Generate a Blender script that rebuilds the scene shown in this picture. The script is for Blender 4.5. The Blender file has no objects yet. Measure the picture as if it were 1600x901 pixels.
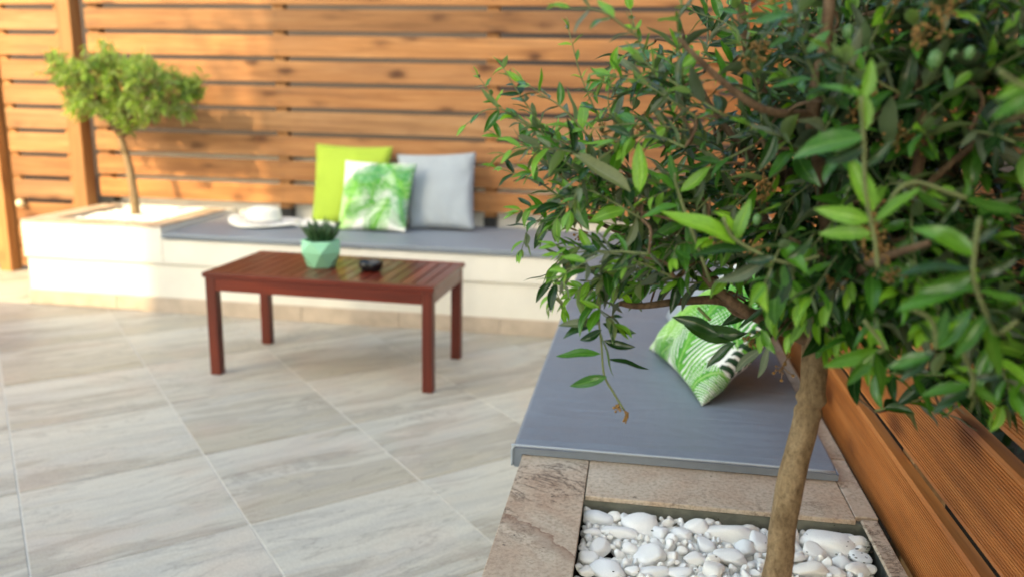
import bpy, bmesh, math, random
import numpy as np
from mathutils import Vector, Matrix, noise
random.seed(7)
C = bpy.data.collections.new('scene_objects'); bpy.context.scene.collection.children.link(C)
sc = bpy.context.scene
# ------------------------------------------------------------ camera
RT = Vector((0.98886, 0.14693, 0.02231)); FW = Vector((-0.14342, 0.96324, -0.22654))
RT = Vector((0.988, 0.152, 0.022))
FW = Vector((-0.1434, 0.9634, -0.2265)).normalized()
RT = (RT - FW*RT.dot(FW)).normalized(); UP = RT.cross(FW).normalized()
CAM = Vector((0, 0, 1.2194)); FPX = 1280.8
cam = bpy.data.cameras.new('camera'); co = bpy.data.objects.new('camera', cam); C.objects.link(co)
co.matrix_world = Matrix(((RT.x, UP.x, -FW.x, CAM.x), (RT.y, UP.y, -FW.y, CAM.y), (RT.z, UP.z, -FW.z, CAM.z), (0, 0, 0, 1)))
cam.sensor_width = 36; cam.lens = 36*FPX/1600; cam.clip_start = .02; cam.clip_end = 500
cam.dof.use_dof = True; cam.dof.focus_distance = 1.41; cam.dof.aperture_fstop = 2.5
sc.camera = co
# ------------------------------------------------------------ light
SUN = Vector((.5, 1, -.76)).normalized()            # the way the light travels
w = bpy.data.worlds.new('World'); sc.world = w; w.use_nodes = True
nt = w.node_tree; nt.nodes.clear()
sk = nt.nodes.new('ShaderNodeTexSky'); sk.sky_type = 'NISHITA'; sk.sun_disc = False
sk.sun_elevation = math.asin(-SUN.z); sk.sun_rotation = math.atan2(-SUN.x, -SUN.y)
bg = nt.nodes.new('ShaderNodeBackground'); bg.inputs[1].default_value = .15
wo = nt.nodes.new('ShaderNodeOutputWorld')
nt.links.new(sk.outputs[0], bg.inputs[0]); nt.links.new(bg.outputs[0], wo.inputs[0])
sl = bpy.data.lights.new('sun', 'SUN'); sl.energy = 2.0; sl.angle = math.radians(.6); sl.color = (.80, .62, .42)
so = bpy.data.objects.new('sun', sl); C.objects.link(so); so.rotation_euler = SUN.to_track_quat('-Z', 'Y').to_euler()
sc.view_settings.view_transform = 'Standard'; sc.view_settings.look = 'None'; sc.view_settings.gamma = 1
sc.view_settings.exposure = 2.15
sc.view_settings.use_white_balance = True; sc.view_settings.white_balance_temperature = 7950; sc.view_settings.white_balance_tint = 0
sk.dust_density = 2.5; sk.ozone_density = .6

def at(px, py, ax, val):
    """the point of the place seen at photo pixel px, py on the plane axis ax = val"""
    d = FW + RT*((px-800)/FPX) - UP*((py-450.5)/FPX)
    return CAM + d*((val-CAM[ax])/d[ax])
def proj(p):
    d = p-CAM; z = d.dot(FW)
    if z < .05: return (-9999, -9999, z)
    return (800+FPX*d.dot(RT)/z, 450.5-FPX*d.dot(UP)/z, z)

# ------------------------------------------------------------ node helpers
def mat(name):
    m = bpy.data.materials.new(name); m.use_nodes = True
    nt = m.node_tree; b = nt.nodes['Principled BSDF']
    return m, nt, b
def N(nt, t, **k):
    n = nt.nodes.new(t)
    for a, v in k.items():
        if a.startswith('i_'):
            key = a[2:]; key = int(key) if key.isdigit() else key
            n.inputs[key].default_value = v
        else: setattr(n, a, v)
    return n
def L(nt, a, b): nt.links.new(a, b)
def ramp(nt, src, stops, interp='LINEAR'):
    r = nt.nodes.new('ShaderNodeValToRGB'); r.color_ramp.interpolation = interp
    e = r.color_ramp.elements
    while len(e) < len(stops): e.new(.5)
    for el, (p, c) in zip(e, stops):
        el.position = p; el.color = (*c, 1) if len(c) == 3 else c
    L(nt, src, r.inputs[0]); return r.outputs[0]
def mixc(nt, fac, a, b, mode='MIX'):
    m = nt.nodes.new('ShaderNodeMix'); m.data_type = 'RGBA'; m.blend_type = mode
    for s, v in ((m.inputs[0], fac), (m.inputs[6], a), (m.inputs[7], b)):
        if hasattr(v, 'links'): L(nt, v, s)
        elif isinstance(v, (int, float)): s.default_value = v
        else: s.default_value = (*v, 1)
    return m.outputs[2]
def coords(nt, scale=(1, 1, 1), rot=(0, 0, 0), rnd=7.0):
    """object coordinates, shifted by a random amount for each object"""
    tc = N(nt, 'ShaderNodeTexCoord'); oi = N(nt, 'ShaderNodeObjectInfo')
    m = N(nt, 'ShaderNodeMath', operation='MULTIPLY', i_1=rnd); L(nt, oi.outputs['Random'], m.inputs[0])
    c = N(nt, 'ShaderNodeCombineXYZ'); [L(nt, m.outputs[0], c.inputs[i]) for i in range(3)]
    mp = N(nt, 'ShaderNodeMapping'); mp.inputs['Scale'].default_value = scale; mp.inputs['Rotation'].default_value = rot
    L(nt, tc.outputs['Object'], mp.inputs[0])
    a = N(nt, 'ShaderNodeVectorMath', operation='ADD'); L(nt, mp.outputs[0], a.inputs[0]); L(nt, c.outputs[0], a.inputs[1])
    return a.outputs[0], oi.outputs['Random']
def noi(nt, vec, scale, detail=4, rough=.55, dist=0):
    n = N(nt, 'ShaderNodeTexNoise'); n.inputs['Scale'].default_value = scale; n.inputs['Detail'].default_value = detail
    n.inputs['Roughness'].default_value = rough; n.inputs['Distortion'].default_value = dist
    L(nt, vec, n.inputs['Vector']); return n.outputs['Fac']
def bump(nt, b, h, strength=.3, dist=.002):
    n = N(nt, 'ShaderNodeBump'); n.inputs['Strength'].default_value = strength; n.inputs['Distance'].default_value = dist
    L(nt, h, n.inputs['Height']); L(nt, n.outputs[0], b.inputs['Normal'])
def plain(name, col, rough=.5, spec=.5, noise_amt=.12, nscale=20, bumpd=0, metal=0, coat=0):
    m, nt, b = mat(name); v, r = coords(nt)
    f = noi(nt, v, nscale)
    c = ramp(nt, f, [(.25, [x*(1-noise_amt) for x in col]), (.75, [min(1, x*(1+noise_amt)) for x in col])])
    L(nt, c, b.inputs['Base Color']); b.inputs['Roughness'].default_value = rough
    b.inputs['Specular IOR Level'].default_value = spec; b.inputs['Metallic'].default_value = metal
    b.inputs['Coat Weight'].default_value = coat
    if bumpd: bump(nt, b, noi(nt, v, nscale*4), .5, bumpd)
    return m
def wood(name, axis, dark, mid, light, rough=.5, knots=.5, spec=.35, coat=0, fine=1):
    m, nt, b = mat(name)
    s = [14, 14, 14]; s[axis] = .9
    v, r = coords(nt, s, rnd=37)
    f = noi(nt, v, 1.6*fine, 8, .68, .35)
    s2 = [70, 70, 70]; s2[axis] = 1.6
    v2, _ = coords(nt, s2, rnd=11); f2 = noi(nt, v2, 1.4, 3)
    base = ramp(nt, f, [(.28, dark), (.5, mid), (.72, light)])
    g = ramp(nt, f2, [(.3, (.72, .68, .66)), (.6, (1.05, 1.05, 1.05))])
    c = mixc(nt, .7, base, g, 'MULTIPLY')
    # each board has its own tone
    tone = ramp(nt, r, [(0, (.70, .66, .64)), (.35, (1.05, .92, .80)), (.7, (.88, .95, 1.08)), (1, (1.22, 1.08, .92))])
    c = mixc(nt, 1, c, tone, 'MULTIPLY')
    # weathered patches
    s4 = [2.5, 2.5, 5]; s4[axis] = 1.2
    v4, _ = coords(nt, s4, rnd=21); f4 = noi(nt, v4, 1.3, 3)
    c = mixc(nt, ramp(nt, f4, [(.45, (0, 0, 0)), (.8, (.45, .45, .45))]), c, (mid[0]*.75, mid[1]*.82, mid[2]*1.1))
    if knots:
        s3 = [6.5, 6.5, 6.5]; s3[axis] = 3.0
        v3, _ = coords(nt, s3, rnd=53)
        vo = N(nt, 'ShaderNodeTexVoronoi'); vo.inputs['Scale'].default_value = 1.15; vo.inputs['Randomness'].default_value = 1
        dn = noi(nt, v3, 5, 2)
        ad = N(nt, 'ShaderNodeMath', operation='MULTIPLY_ADD', i_1=.16, i_2=-.08); L(nt, dn, ad.inputs[0])
        L(nt, v3, vo.inputs['Vector'])
        a2 = N(nt, 'ShaderNodeMath', operation='ADD'); L(nt, vo.outputs['Distance'], a2.inputs[0]); L(nt, ad.outputs[0], a2.inputs[1])
        k = ramp(nt, a2.outputs[0], [(.05, (1, 1, 1)), (.13, (.8, .8, .8)), (.22, (.25, .25, .25)), (.34, (0, 0, 0))])
        k2 = N(nt, 'ShaderNodeMath', operation='MULTIPLY', i_1=knots); L(nt, k, k2.inputs[0])
        c = mixc(nt, k2.outputs[0], c, (dark[0]*.42, dark[1]*.33, dark[2]*.3))
    L(nt, c, b.inputs['Base Color']); b.inputs['Specular IOR Level'].default_value = spec
    b.inputs['Coat Weight'].default_value = coat; b.inputs['Coat Roughness'].default_value = .12
    rr = N(nt, 'ShaderNodeMath', operation='MULTIPLY_ADD', i_1=.25, i_2=rough-.12); L(nt, f2, rr.inputs[0]); L(nt, rr.outputs[0], b.inputs['Roughness'])
    bump(nt, b, f2, .35, .0015)
    return m

M = {}
M['slat'] = wood('larch_slat_wood', 0, (.18, .076, .028), (.35, .17, .068), (.48, .262, .118), .6, 1.0)
M['deck'] = wood('grooved_board_wood', 1, (.29, .085, .018), (.46, .158, .038), (.60, .25, .075), .42, .9, .45)
M['post'] = wood('post_wood', 2, (.26, .12, .045), (.42, .21, .08), (.52, .29, .13), .6, .4)
M['table'] = wood('varnished_table_wood', 1, (.065, .009, .004), (.125, .017, .007), (.21, .030, .010), .36, 0, .4, .22)
M['table_x'] = wood('varnished_rail_wood', 0, (.07, .010, .004), (.135, .018, .007), (.21, .030, .010), .38, 0, .35, .15)
M['table_z'] = wood('varnished_leg_wood', 2, (.06, .009, .004), (.115, .016, .007), (.19, .028, .010), .42, 0, .35, .1)
M['skirting'] = plain('beige_pink_skirting', (.50, .41, .33), .55, .35, .18, 12, .001)
M['render'] = plain('cream_painted_render', (.74, .715, .65), .85, .2, .07, 5, .003)
M['white_wall'] = plain('white_painted_wall', (.80, .78, .73), .85, .2, .03, 6, .0015)
M['added_house'] = plain('added_house_render', (.74, .72, .68), .9, .2, .03, 3, .002)
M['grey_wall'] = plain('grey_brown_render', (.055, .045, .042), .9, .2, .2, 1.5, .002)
M['concrete'] = plain('damp_concrete', (.17, .175, .145), .9, .2, .35, 25, .002)
M['grout'] = plain('pale_grout', (.60, .56, .50), .9, .2, .08, 30)
M['soil'] = plain('dark_soil', (.035, .028, .02), .95, .1, .4, 12, .01)
M['black_metal'] = plain('black_metal', (.02, .021, .022), .45, .5, .1, 20, 0, .3)
M['black_glaze'] = plain('black_glaze', (.008, .008, .009), .18, .6, .1, 10)
M['screw'] = plain('screw_steel', (.10, .08, .07), .5, .5, .1, 20, 0, .6)
M['brass'] = plain('pale_knob', (.75, .68, .45), .35, .5, .05, 20, 0, .2)
M['mint'] = plain('mint_glaze', (.26, .58, .37), .5, .4, .03, 12)
M['succulent'] = plain('succulent_leaf', (.022, .065, .018), .5, .4, .4, 40)
M['paper'] = plain('white_paper', (.82, .82, .83), .6, .3, .02, 20)
M['hat'] = plain('white_straw', (.80, .78, .72), .8, .2, .05, 90, .002)
M['band'] = plain('grey_ribbon', (.42, .40, .40), .7, .3, .1, 30)
M['pebble_small'] = plain('white_marble_small', (.80, .80, .77), .6, .35, .10, 14, .001)
M['olive'] = plain('green_olive_skin', (.10, .22, .075), .35, .5, .15, 60)
M['flower'] = plain('dry_blossom', (.27, .155, .055), .8, .2, .3, 90)
M['glass'] = plain('window_glass', (.05, .06, .07), .08, .8, .05, 3)
M['roof'] = plain('roof_tile_clay', (.35, .14, .08), .8, .2, .2, 8)

def fabric(name, col, weave=900, rough=.75, bd=.0006, amt=.06):
    m, nt, b = mat(name); v, _ = coords(nt)
    f = noi(nt, v, 7, 3); c = ramp(nt, f, [(.3, [x*(1-amt) for x in col]), (.7, [x*(1+amt) for x in col])])
    f2 = noi(nt, v, weave, 2)
    c = mixc(nt, .35, c, ramp(nt, f2, [(.3, (.8, .8, .8)), (.7, (1.1, 1.1, 1.1))]), 'MULTIPLY')
    L(nt, c, b.inputs['Base Color']); b.inputs['Roughness'].default_value = rough
    b.inputs['Specular IOR Level'].default_value = .3; b.inputs['Sheen Weight'].default_value = .1
    bump(nt, b, f2, .5, bd); return m
M['lime'] = fabric('lime_green_cloth', (.33, .46, .05))
M['grey_cloth'] = fabric('light_grey_cloth', (.31, .355, .40))
def vinyl():
    m, nt, b = mat('blue_grey_vinyl'); v, _ = coords(nt, rnd=3)
    f = noi(nt, v, 2.2, 5, .6, .5)
    c = ramp(nt, f, [(.3, (.175, .205, .25)), (.55, (.20, .235, .285)), (.75, (.225, .262, .312))])
    f3 = noi(nt, v, 60, 3)
    c = mixc(nt, .25, c, ramp(nt, f3, [(.35, (.85, .85, .85)), (.6, (1.05, 1.05, 1.05))]), 'MULTIPLY')
    L(nt, c, b.inputs['Base Color']); b.inputs['Specular IOR Level'].default_value = .45
    rr = ramp(nt, f, [(.3, (.36, .36, .36)), (.7, (.52, .52, .52))]); L(nt, rr, b.inputs['Roughness'])
    # long soft creases across the cover and a fine leather grain
    v2, _ = coords(nt, (1.2, 5, 1), (0, 0, .25)); f2 = noi(nt, v2, 2.2, 4, .5, 1.2)
    a = N(nt, 'ShaderNodeMath', operation='MULTIPLY_ADD', i_1=6); L(nt, f2, a.inputs[0])
    f4 = noi(nt, v, 420, 2); L(nt, f4, a.inputs[2])
    bump(nt, b, a.outputs[0], .5, .0026); return m
M['vinyl'] = vinyl()
M['piping'] = plain('piping_vinyl', (.36, .41, .47), .35, .5, .05, 30)

def floor_tile():
    """each 55 cm tile carries a printed stone: olive-grey at one end, a dark vein, then whitish"""
    m, nt, b = mat('veined_stone_tile'); tc = N(nt, 'ShaderNodeTexCoord'); oi = N(nt, 'ShaderNodeObjectInfo')
    sp = N(nt, 'ShaderNodeSeparateXYZ'); L(nt, tc.outputs['Object'], sp.inputs[0])
    v, r = coords(nt, (1.3, 7, 1), (0, 0, .08), rnd=61)
    f = noi(nt, v, 1.7, 6, .62, .6)
    g = N(nt, 'ShaderNodeMath', operation='MULTIPLY_ADD', i_1=.75, i_2=.5); L(nt, sp.outputs[1], g.inputs[0])     # 0..1 along the tile
    g2 = N(nt, 'ShaderNodeMath', operation='MULTIPLY_ADD', i_1=1.3, i_2=-.65); L(nt, f, g2.inputs[0])
    g3 = N(nt, 'ShaderNodeMath', operation='ADD'); L(nt, g.outputs[0], g3.inputs[0]); L(nt, g2.outputs[0], g3.inputs[1])
    rr = N(nt, 'ShaderNodeMath', operation='MULTIPLY_ADD', i_1=.3, i_2=-.15); L(nt, r, rr.inputs[0])
    g4 = N(nt, 'ShaderNodeMath', operation='ADD'); L(nt, g3.outputs[0], g4.inputs[0]); L(nt, rr.outputs[0], g4.inputs[1])
    c = ramp(nt, g4.outputs[0], [(0, (.31, .275, .22)), (.22, (.43, .395, .325)), (.40, (.37, .345, .305)), (.50, (.49, .465, .405)),
                                 (.60, (.45, .435, .40)), (.72, (.52, .50, .445)), (1, (.49, .455, .395))])
    # thin dark wandering vein
    v2, _ = coords(nt, (1.0, 4.2, 1), (0, 0, .12), rnd=91); fv = noi(nt, v2, 1.5, 5, .6, 1.0)
    vein = ramp(nt, fv, [(.488, (0, 0, 0)), (.502, (.4, .4, .4)), (.507, (.4, .4, .4)), (.522, (0, 0, 0))])
    c = mixc(nt, vein, c, (.22, .20, .185))
    v5, _ = coords(nt, (.7, 5.5, 1), (0, 0, .05), rnd=31); fs = noi(nt, v5, 2.3, 5, .6, .3)
    c = mixc(nt, .8, c, ramp(nt, fs, [(.3, (.87, .86, .85)), (.5, (.99, .98, .97)), (.7, (1.08, 1.07, 1.05))]), 'MULTIPLY')
    v3, _ = coords(nt, (1, 1, 1)); pk = noi(nt, v3, 3.2, 3)
    c = mixc(nt, ramp(nt, pk, [(.5, (0, 0, 0)), (.72, (.35, .35, .35))]), c, (.52, .40, .33))
    fg = noi(nt, v3, 170, 4, .7)
    c = mixc(nt, .75, c, ramp(nt, fg, [(.3, (.78, .77, .76)), (.6, (1.06, 1.06, 1.05))]), 'MULTIPLY')
    L(nt, c, b.inputs['Base Color']); b.inputs['Roughness'].default_value = .48; b.inputs['Specular IOR Level'].default_value = .4
    bump(nt, b, fs, .3, .0015); return m
M['tile'] = floor_tile()
def rim_tile():
    m, nt, b = mat('brown_slate_tile'); v, r = coords(nt, rnd=19)
    f = noi(nt, v, 5, 7, .62, .4)
    c = ramp(nt, f, [(.3, (.40, .27, .19)), (.45, (.48, .37, .28)), (.58, (.50, .42, .335)), (.75, (.58, .50, .41))])
    f2 = noi(nt, v, 120, 5, .75)
    c = mixc(nt, .8, c, ramp(nt, f2, [(.36, (.58, .54, .50)), (.5, (1.0, .99, .97)), (.66, (1.25, 1.23, 1.2))]), 'MULTIPLY')
    # crack lines
    wv = noi(nt, v, 3.2, 8, .72, .8)
    ck = ramp(nt, wv, [(.492, (0, 0, 0)), (.497, (1, 1, 1)), (.505, (1, 1, 1)), (.512, (0, 0, 0))])
    ms = noi(nt, v, 2.2, 2); msk = ramp(nt, ms, [(.42, (0, 0, 0)), (.56, (1, 1, 1))])
    ckm = mixc(nt, 1, ck, msk, 'MULTIPLY')
    c = mixc(nt, mixc(nt, 1, ckm, (.75, .75, .75), 'MULTIPLY'), c, (.085, .05, .035))
    # broad rusty seam
    v2, _ = coords(nt, (1.2, 1.2, 1), (0, 0, .9), rnd=5); bs = noi(nt, v2, 2.4, 4, .55, .8)
    c = mixc(nt, ramp(nt, bs, [(.50, (0, 0, 0)), (.535, (.4, .4, .4)), (.58, (.35, .35, .35)), (.62, (0, 0, 0))]), c, (.40, .28, .20))
    pit = noi(nt, v, 55, 2); c = mixc(nt, ramp(nt, pit, [(.70, (0, 0, 0)), (.75, (.8, .8, .8))]), c, (.06, .04, .03))
    L(nt, c, b.inputs['Base Color']); b.inputs['Roughness'].default_value = .55; b.inputs['Specular IOR Level'].default_value = .4
    h = mixc(nt, 1, mixc(nt, .5, f2, f), mixc(nt, ckm, (1, 1, 1), (.2, .2, .2)), 'MULTIPLY')
    bump(nt, b, h, .8, .0025); return m
M['rim'] = rim_tile()
def seam_tile():
    m = M['rim'].copy(); m.name = 'brown_slate_tile_with_rusty_seam'; nt = m.node_tree; b = nt.nodes['Principled BSDF']
    base = b.inputs['Base Color'].links[0].from_socket
    tc = N(nt, 'ShaderNodeTexCoord'); n = noi(nt, tc.outputs['Object'], 9, 6, .6)
    d = N(nt, 'ShaderNodeVectorMath', operation='DOT_PRODUCT'); L(nt, tc.outputs['Object'], d.inputs[0]); d.inputs[1].default_value = (SNX, SNY, 0)
    a = N(nt, 'ShaderNodeMath', operation='MULTIPLY_ADD', i_1=.10, i_2=-.05+SOFF); L(nt, n, a.inputs[0])
    e = N(nt, 'ShaderNodeMath', operation='ADD'); L(nt, d.outputs['Value'], e.inputs[0]); L(nt, a.outputs[0], e.inputs[1])
    f = N(nt, 'ShaderNodeMath', operation='MULTIPLY_ADD', i_1=10, i_2=.5); L(nt, e.outputs[0], f.inputs[0])
    k = ramp(nt, f.outputs[0], [(.30, (0, 0, 0)), (.46, (.28, .28, .28)), (.60, (.42, .42, .42)), (.645, (.8, .8, .8)), (.66, (0, 0, 0))])
    L(nt, mixc(nt, k, base, (.20, .10, .06)), b.inputs['Base Color']); return m
SNX, SNY, SOFF = .62, .78, .0
M['rim_seam'] = seam_tile()
def pebble_mat():
    m, nt, b = mat('white_marble_pebble'); v, r = coords(nt, rnd=23)
    f = noi(nt, v, 22, 4, .5)
    c = ramp(nt, f, [(.3, (.80, .80, .79)), (.5, (.88, .875, .86)), (.7, (.90, .89, .87))])
    c = mixc(nt, 1, c, ramp(nt, r, [(0, (.90, .93, .96)), (.5, (1, 1, .99)), (1, (1.0, .97, .91))]), 'MULTIPLY')
    sv = noi(nt, v, 9, 6, .6, 1); c = mixc(nt, ramp(nt, sv, [(.49, (0, 0, 0)), (.505, (.3, .3, .3)), (.52, (0, 0, 0))]), c, (.5, .5, .47))
    L(nt, c, b.inputs['Base Color']); b.inputs['Roughness'].default_value = .5; b.inputs['Specular IOR Level'].default_value = .35
    b.inputs['Subsurface Weight'].default_value = .12; b.inputs['Subsurface Radius'].default_value = (.006, .006, .005); b.inputs['Subsurface Scale'].default_value = 1
    bump(nt, b, noi(nt, v, 120, 3), .35, .0008); return m
M['pebble'] = pebble_mat()
def bark(name, a, b_, c_):
    m, nt, b = mat(name); v, _ = coords(nt, (1, 1, .35))
    f = noi(nt, v, 45, 6, .7, .4); v2, _ = coords(nt, (1, 1, .6)); f2 = noi(nt, v2, 9, 4)
    c = ramp(nt, f, [(.3, a), (.5, b_), (.7, c_)])
    c = mixc(nt, ramp(nt, f2, [(.5, (0, 0, 0)), (.7, (.55, .55, .55))]), c, (.075, .062, .03))
    L(nt, c, b.inputs['Base Color']); b.inputs['Roughness'].default_value = .85; b.inputs['Specular IOR Level'].default_value = .2
    v6, _ = coords(nt, (1, 1, .8)); f6 = noi(nt, v6, 160, 5, .75)
    L(nt, mixc(nt, .6, c, ramp(nt, f6, [(.36, (.45, .42, .4)), (.5, (1, 1, 1)), (.66, (1.35, 1.33, 1.3))]), 'MULTIPLY'), b.inputs['Base Color'])
    bump(nt, b, mixc(nt, .5, f, f6), .9, .003); return m
M['bark'] = bark('olive_bark', (.13, .085, .045), (.235, .165, .095), (.33, .245, .15))
M['limb'] = bark('olive_limb_bark', (.07, .042, .026), (.15, .092, .055), (.22, .15, .095))
M['twig'] = plain('green_twig', (.16, .19, .075), .6, .3, .25, 40)
def leafmat(name, top, under, rough=.33, trans=.25):
    m, nt, b = mat(name); geo = N(nt, 'ShaderNodeNewGeometry'); v, r = coords(nt, (1, 1, 1), rnd=9)
    tc = N(nt, 'ShaderNodeTexCoord')
    f = noi(nt, tc.outputs['Object'], 14, 3)
    rnd = N(nt, 'ShaderNodeMath', operation='ADD'); L(nt, geo.outputs['Random Per Island'], rnd.inputs[0]); L(nt, r, rnd.inputs[1])
    fr = N(nt, 'ShaderNodeMath', operation='FRACT'); L(nt, rnd.outputs[0], fr.inputs[0])
    var = ramp(nt, fr.outputs[0], [(0, (.62, .70, .62)), (.4, (.95, .95, .9)), (.8, (1.15, 1.12, .95)), (1, (1.5, 1.3, .8))])
    t = mixc(nt, 1, top, var, 'MULTIPLY')
    t = mixc(nt, .5, t, ramp(nt, f, [(.35, (.75, .78, .75)), (.65, (1.15, 1.1, 1.05))]), 'MULTIPLY')
    at_ = N(nt, 'ShaderNodeAttribute', attribute_name='rib')
    t = mixc(nt, ramp(nt, at_.outputs['Fac'], [(.80, (0, 0, 0)), (.93, (.55, .55, .55))]), t, (min(1, top[0]*2.2+.05), min(1, top[1]*1.7+.06), top[2]*2+.03))
    c = mixc(nt, geo.outputs['Backfacing'], t, under)
    L(nt, c, b.inputs['Base Color']); b.inputs['Specular IOR Level'].default_value = .5
    rr = N(nt, 'ShaderNodeMath', operation='MULTIPLY_ADD', i_1=.3, i_2=rough); L(nt, geo.outputs['Backfacing'], rr.inputs[0]); L(nt, rr.outputs[0], b.inputs['Roughness'])
    tr = N(nt, 'ShaderNodeBsdfTranslucent'); L(nt, mixc(nt, 1, c, (1.3, 1.5, .5), 'MULTIPLY'), tr.inputs[0])
    mx = N(nt, 'ShaderNodeMixShader'); mx.inputs[0].default_value = trans
    L(nt, b.outputs[0], mx.inputs[1]); L(nt, tr.outputs[0], mx.inputs[2])
    L(nt, mx.outputs[0], nt.nodes['Material Output'].inputs[0]); return m
LEAF = [leafmat('dark_olive_leaf', (.016, .058, .015), (.075, .105, .06), .24, .15),  # deepened so its colour carries the shade inside the crown
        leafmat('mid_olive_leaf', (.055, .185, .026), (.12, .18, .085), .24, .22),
        leafmat('young_olive_leaf', (.18, .40, .05), (.20, .28, .12), .38, .35),
        leafmat('silvery_olive_leaf', (.11, .15, .095), (.18, .21, .15), .5, .15)]
M['far_leaf'] = leafmat('far_olive_leaf', (.21, .34, .07), (.27, .34, .15), .5, .4)
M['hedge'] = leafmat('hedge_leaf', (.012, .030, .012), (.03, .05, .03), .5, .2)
def print_mat():
    m, nt, b = mat('leaf_print_cloth'); a = N(nt, 'ShaderNodeVertexColor'); a.layer_name = 'print'
    v, _ = coords(nt); f2 = noi(nt, v, 900, 2)
    c = mixc(nt, .3, a.outputs[0], ramp(nt, f2, [(.3, (.8, .8, .8)), (.7, (1.1, 1.1, 1.1))]), 'MULTIPLY')
    L(nt, c, b.inputs['Base Color']); b.inputs['Roughness'].default_value = .65; b.inputs['Specular IOR Level'].default_value = .3
    bump(nt, b, f2, .4, .0005); return m
M['print'] = print_mat()

# ------------------------------------------------------------ object helpers
def link(name, me, m=None, parent=None, smooth=False):
    o = bpy.data.objects.new(name, me); C.objects.link(o)
    if m is not None and not me.materials: me.materials.append(m)
    if smooth: me.shade_smooth()
    if parent is not None:
        o.parent = parent
        o.matrix_parent_inverse = PM[parent.name].inverted()
    PM[o.name] = Matrix.Identity(4)
    return o
PM = {}
def tag(o, label=None, cat=None, group=None, kind=None):
    if label: o['label'] = label
    if cat: o['category'] = cat
    if group: o['group'] = group
    if kind: o['kind'] = kind
    return o
def empty(name, loc, label, cat, group=None):
    o = bpy.data.objects.new(name, None); C.objects.link(o); o.location = loc; o.empty_display_size = .1
    PM[o.name] = Matrix.Translation(Vector(loc)); return tag(o, label, cat, group)
def obm(name, bm, m, parent=None, smooth=False):
    me = bpy.data.meshes.new(name); bm.to_mesh(me); bm.free(); return link(name, me, m, parent, smooth)
def box(lo, hi, bev=.002, seg=1, bm=None):
    """a bevelled box"""
    own = bm is None
    if own: bm = bmesh.new()
    c = [(a+b)/2 for a, b in zip(lo, hi)]; s = [abs(b-a) for a, b in zip(lo, hi)]
    r = bmesh.ops.create_cube(bm, size=1, matrix=Matrix.Translation(c) @ Matrix.Diagonal((*s, 1)))
    if bev:
        es = {e for v in r['verts'] for e in v.link_edges}
        bmesh.ops.bevel(bm, geom=list(es), offset=bev, segments=seg, profile=.6, affect='EDGES')
    return bm
def bx(name, lo, hi, m, parent=None, bev=.002, seg=1):
    """box as an object whose origin is its own middle"""
    c = Vector([(a+b)/2 for a, b in zip(lo, hi)])
    bm = box(Vector(lo)-c, Vector(hi)-c, bev, seg); o = obm(name, bm, m, parent); o.location = c; return o
def tube_bm(pts, rads, n=8, bm=None, cap=True, wob=0):
    if bm is None: bm = bmesh.new()
    pts = [Vector(p) for p in pts]; rings = []
    ref = Vector((.31, .17, .93))
    for i, p in enumerate(pts):
        d = (pts[min(i+1, len(pts)-1)]-pts[max(i-1, 0)])
        d = d.normalized() if d.length > 1e-9 else Vector((0, 0, 1))
        a = d.cross(ref)
        if a.length < .05: a = d.cross(Vector((1, 0, 0)))
        a.normalize(); b = d.cross(a); ring = []
        for k in range(n):
            t = 2*math.pi*k/n; rr = rads[i]
            if wob: rr *= 1+wob*noise.noise(Vector((math.cos(t)*1.7+p.x*9, math.sin(t)*1.7, p.z*22+p.x*6)))
            ring.append(bm.verts.new(p+a*math.cos(t)*rr+b*math.sin(t)*rr))
        rings.append(ring)
    for r0, r1 in zip(rings, rings[1:]):
        for k in range(n): bm.faces.new((r0[k], r0[(k+1) % n], r1[(k+1) % n], r1[k]))
    if cap:
        bm.faces.new(rings[0][::-1]); bm.faces.new(rings[-1])
    return bm
def curve(pts, n=6):
    """Catmull-Rom through pts"""
    P = [Vector(p) for p in pts]; P = [P[0]*2-P[1]]+P+[P[-1]*2-P[-2]]; out = []
    for i in range(1, len(P)-2):
        for k in range(n):
            t = k/n
            out.append(.5*((2*P[i])+(P[i+1]-P[i-1])*t+(2*P[i-1]-5*P[i]+4*P[i+1]-P[i+2])*t*t+(3*P[i]-P[i-1]-3*P[i+1]+P[i+2])*t**3))
    out.append(P[-2]); return out
def lathe(prof, n=32, bm=None, fn=None):
    if bm is None: bm = bmesh.new()
    rings = []
    for r, z in prof:
        rings.append([bm.verts.new(fn(r, z, 2*math.pi*k/n) if fn else (r*math.cos(2*math.pi*k/n), r*math.sin(2*math.pi*k/n), z)) for k in range(n)])
    for a, b in zip(rings, rings[1:]):
        for k in range(n): bm.faces.new((a[k], a[(k+1) % n], b[(k+1) % n], b[k]))
    bm.faces.new(rings[0][::-1]); bm.faces.new(rings[-1]); return bm

# numbers of the place (metres)
HB = .42; YB = 4.117; YF = 4.903; XF = .534; XL = -3.426
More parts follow.
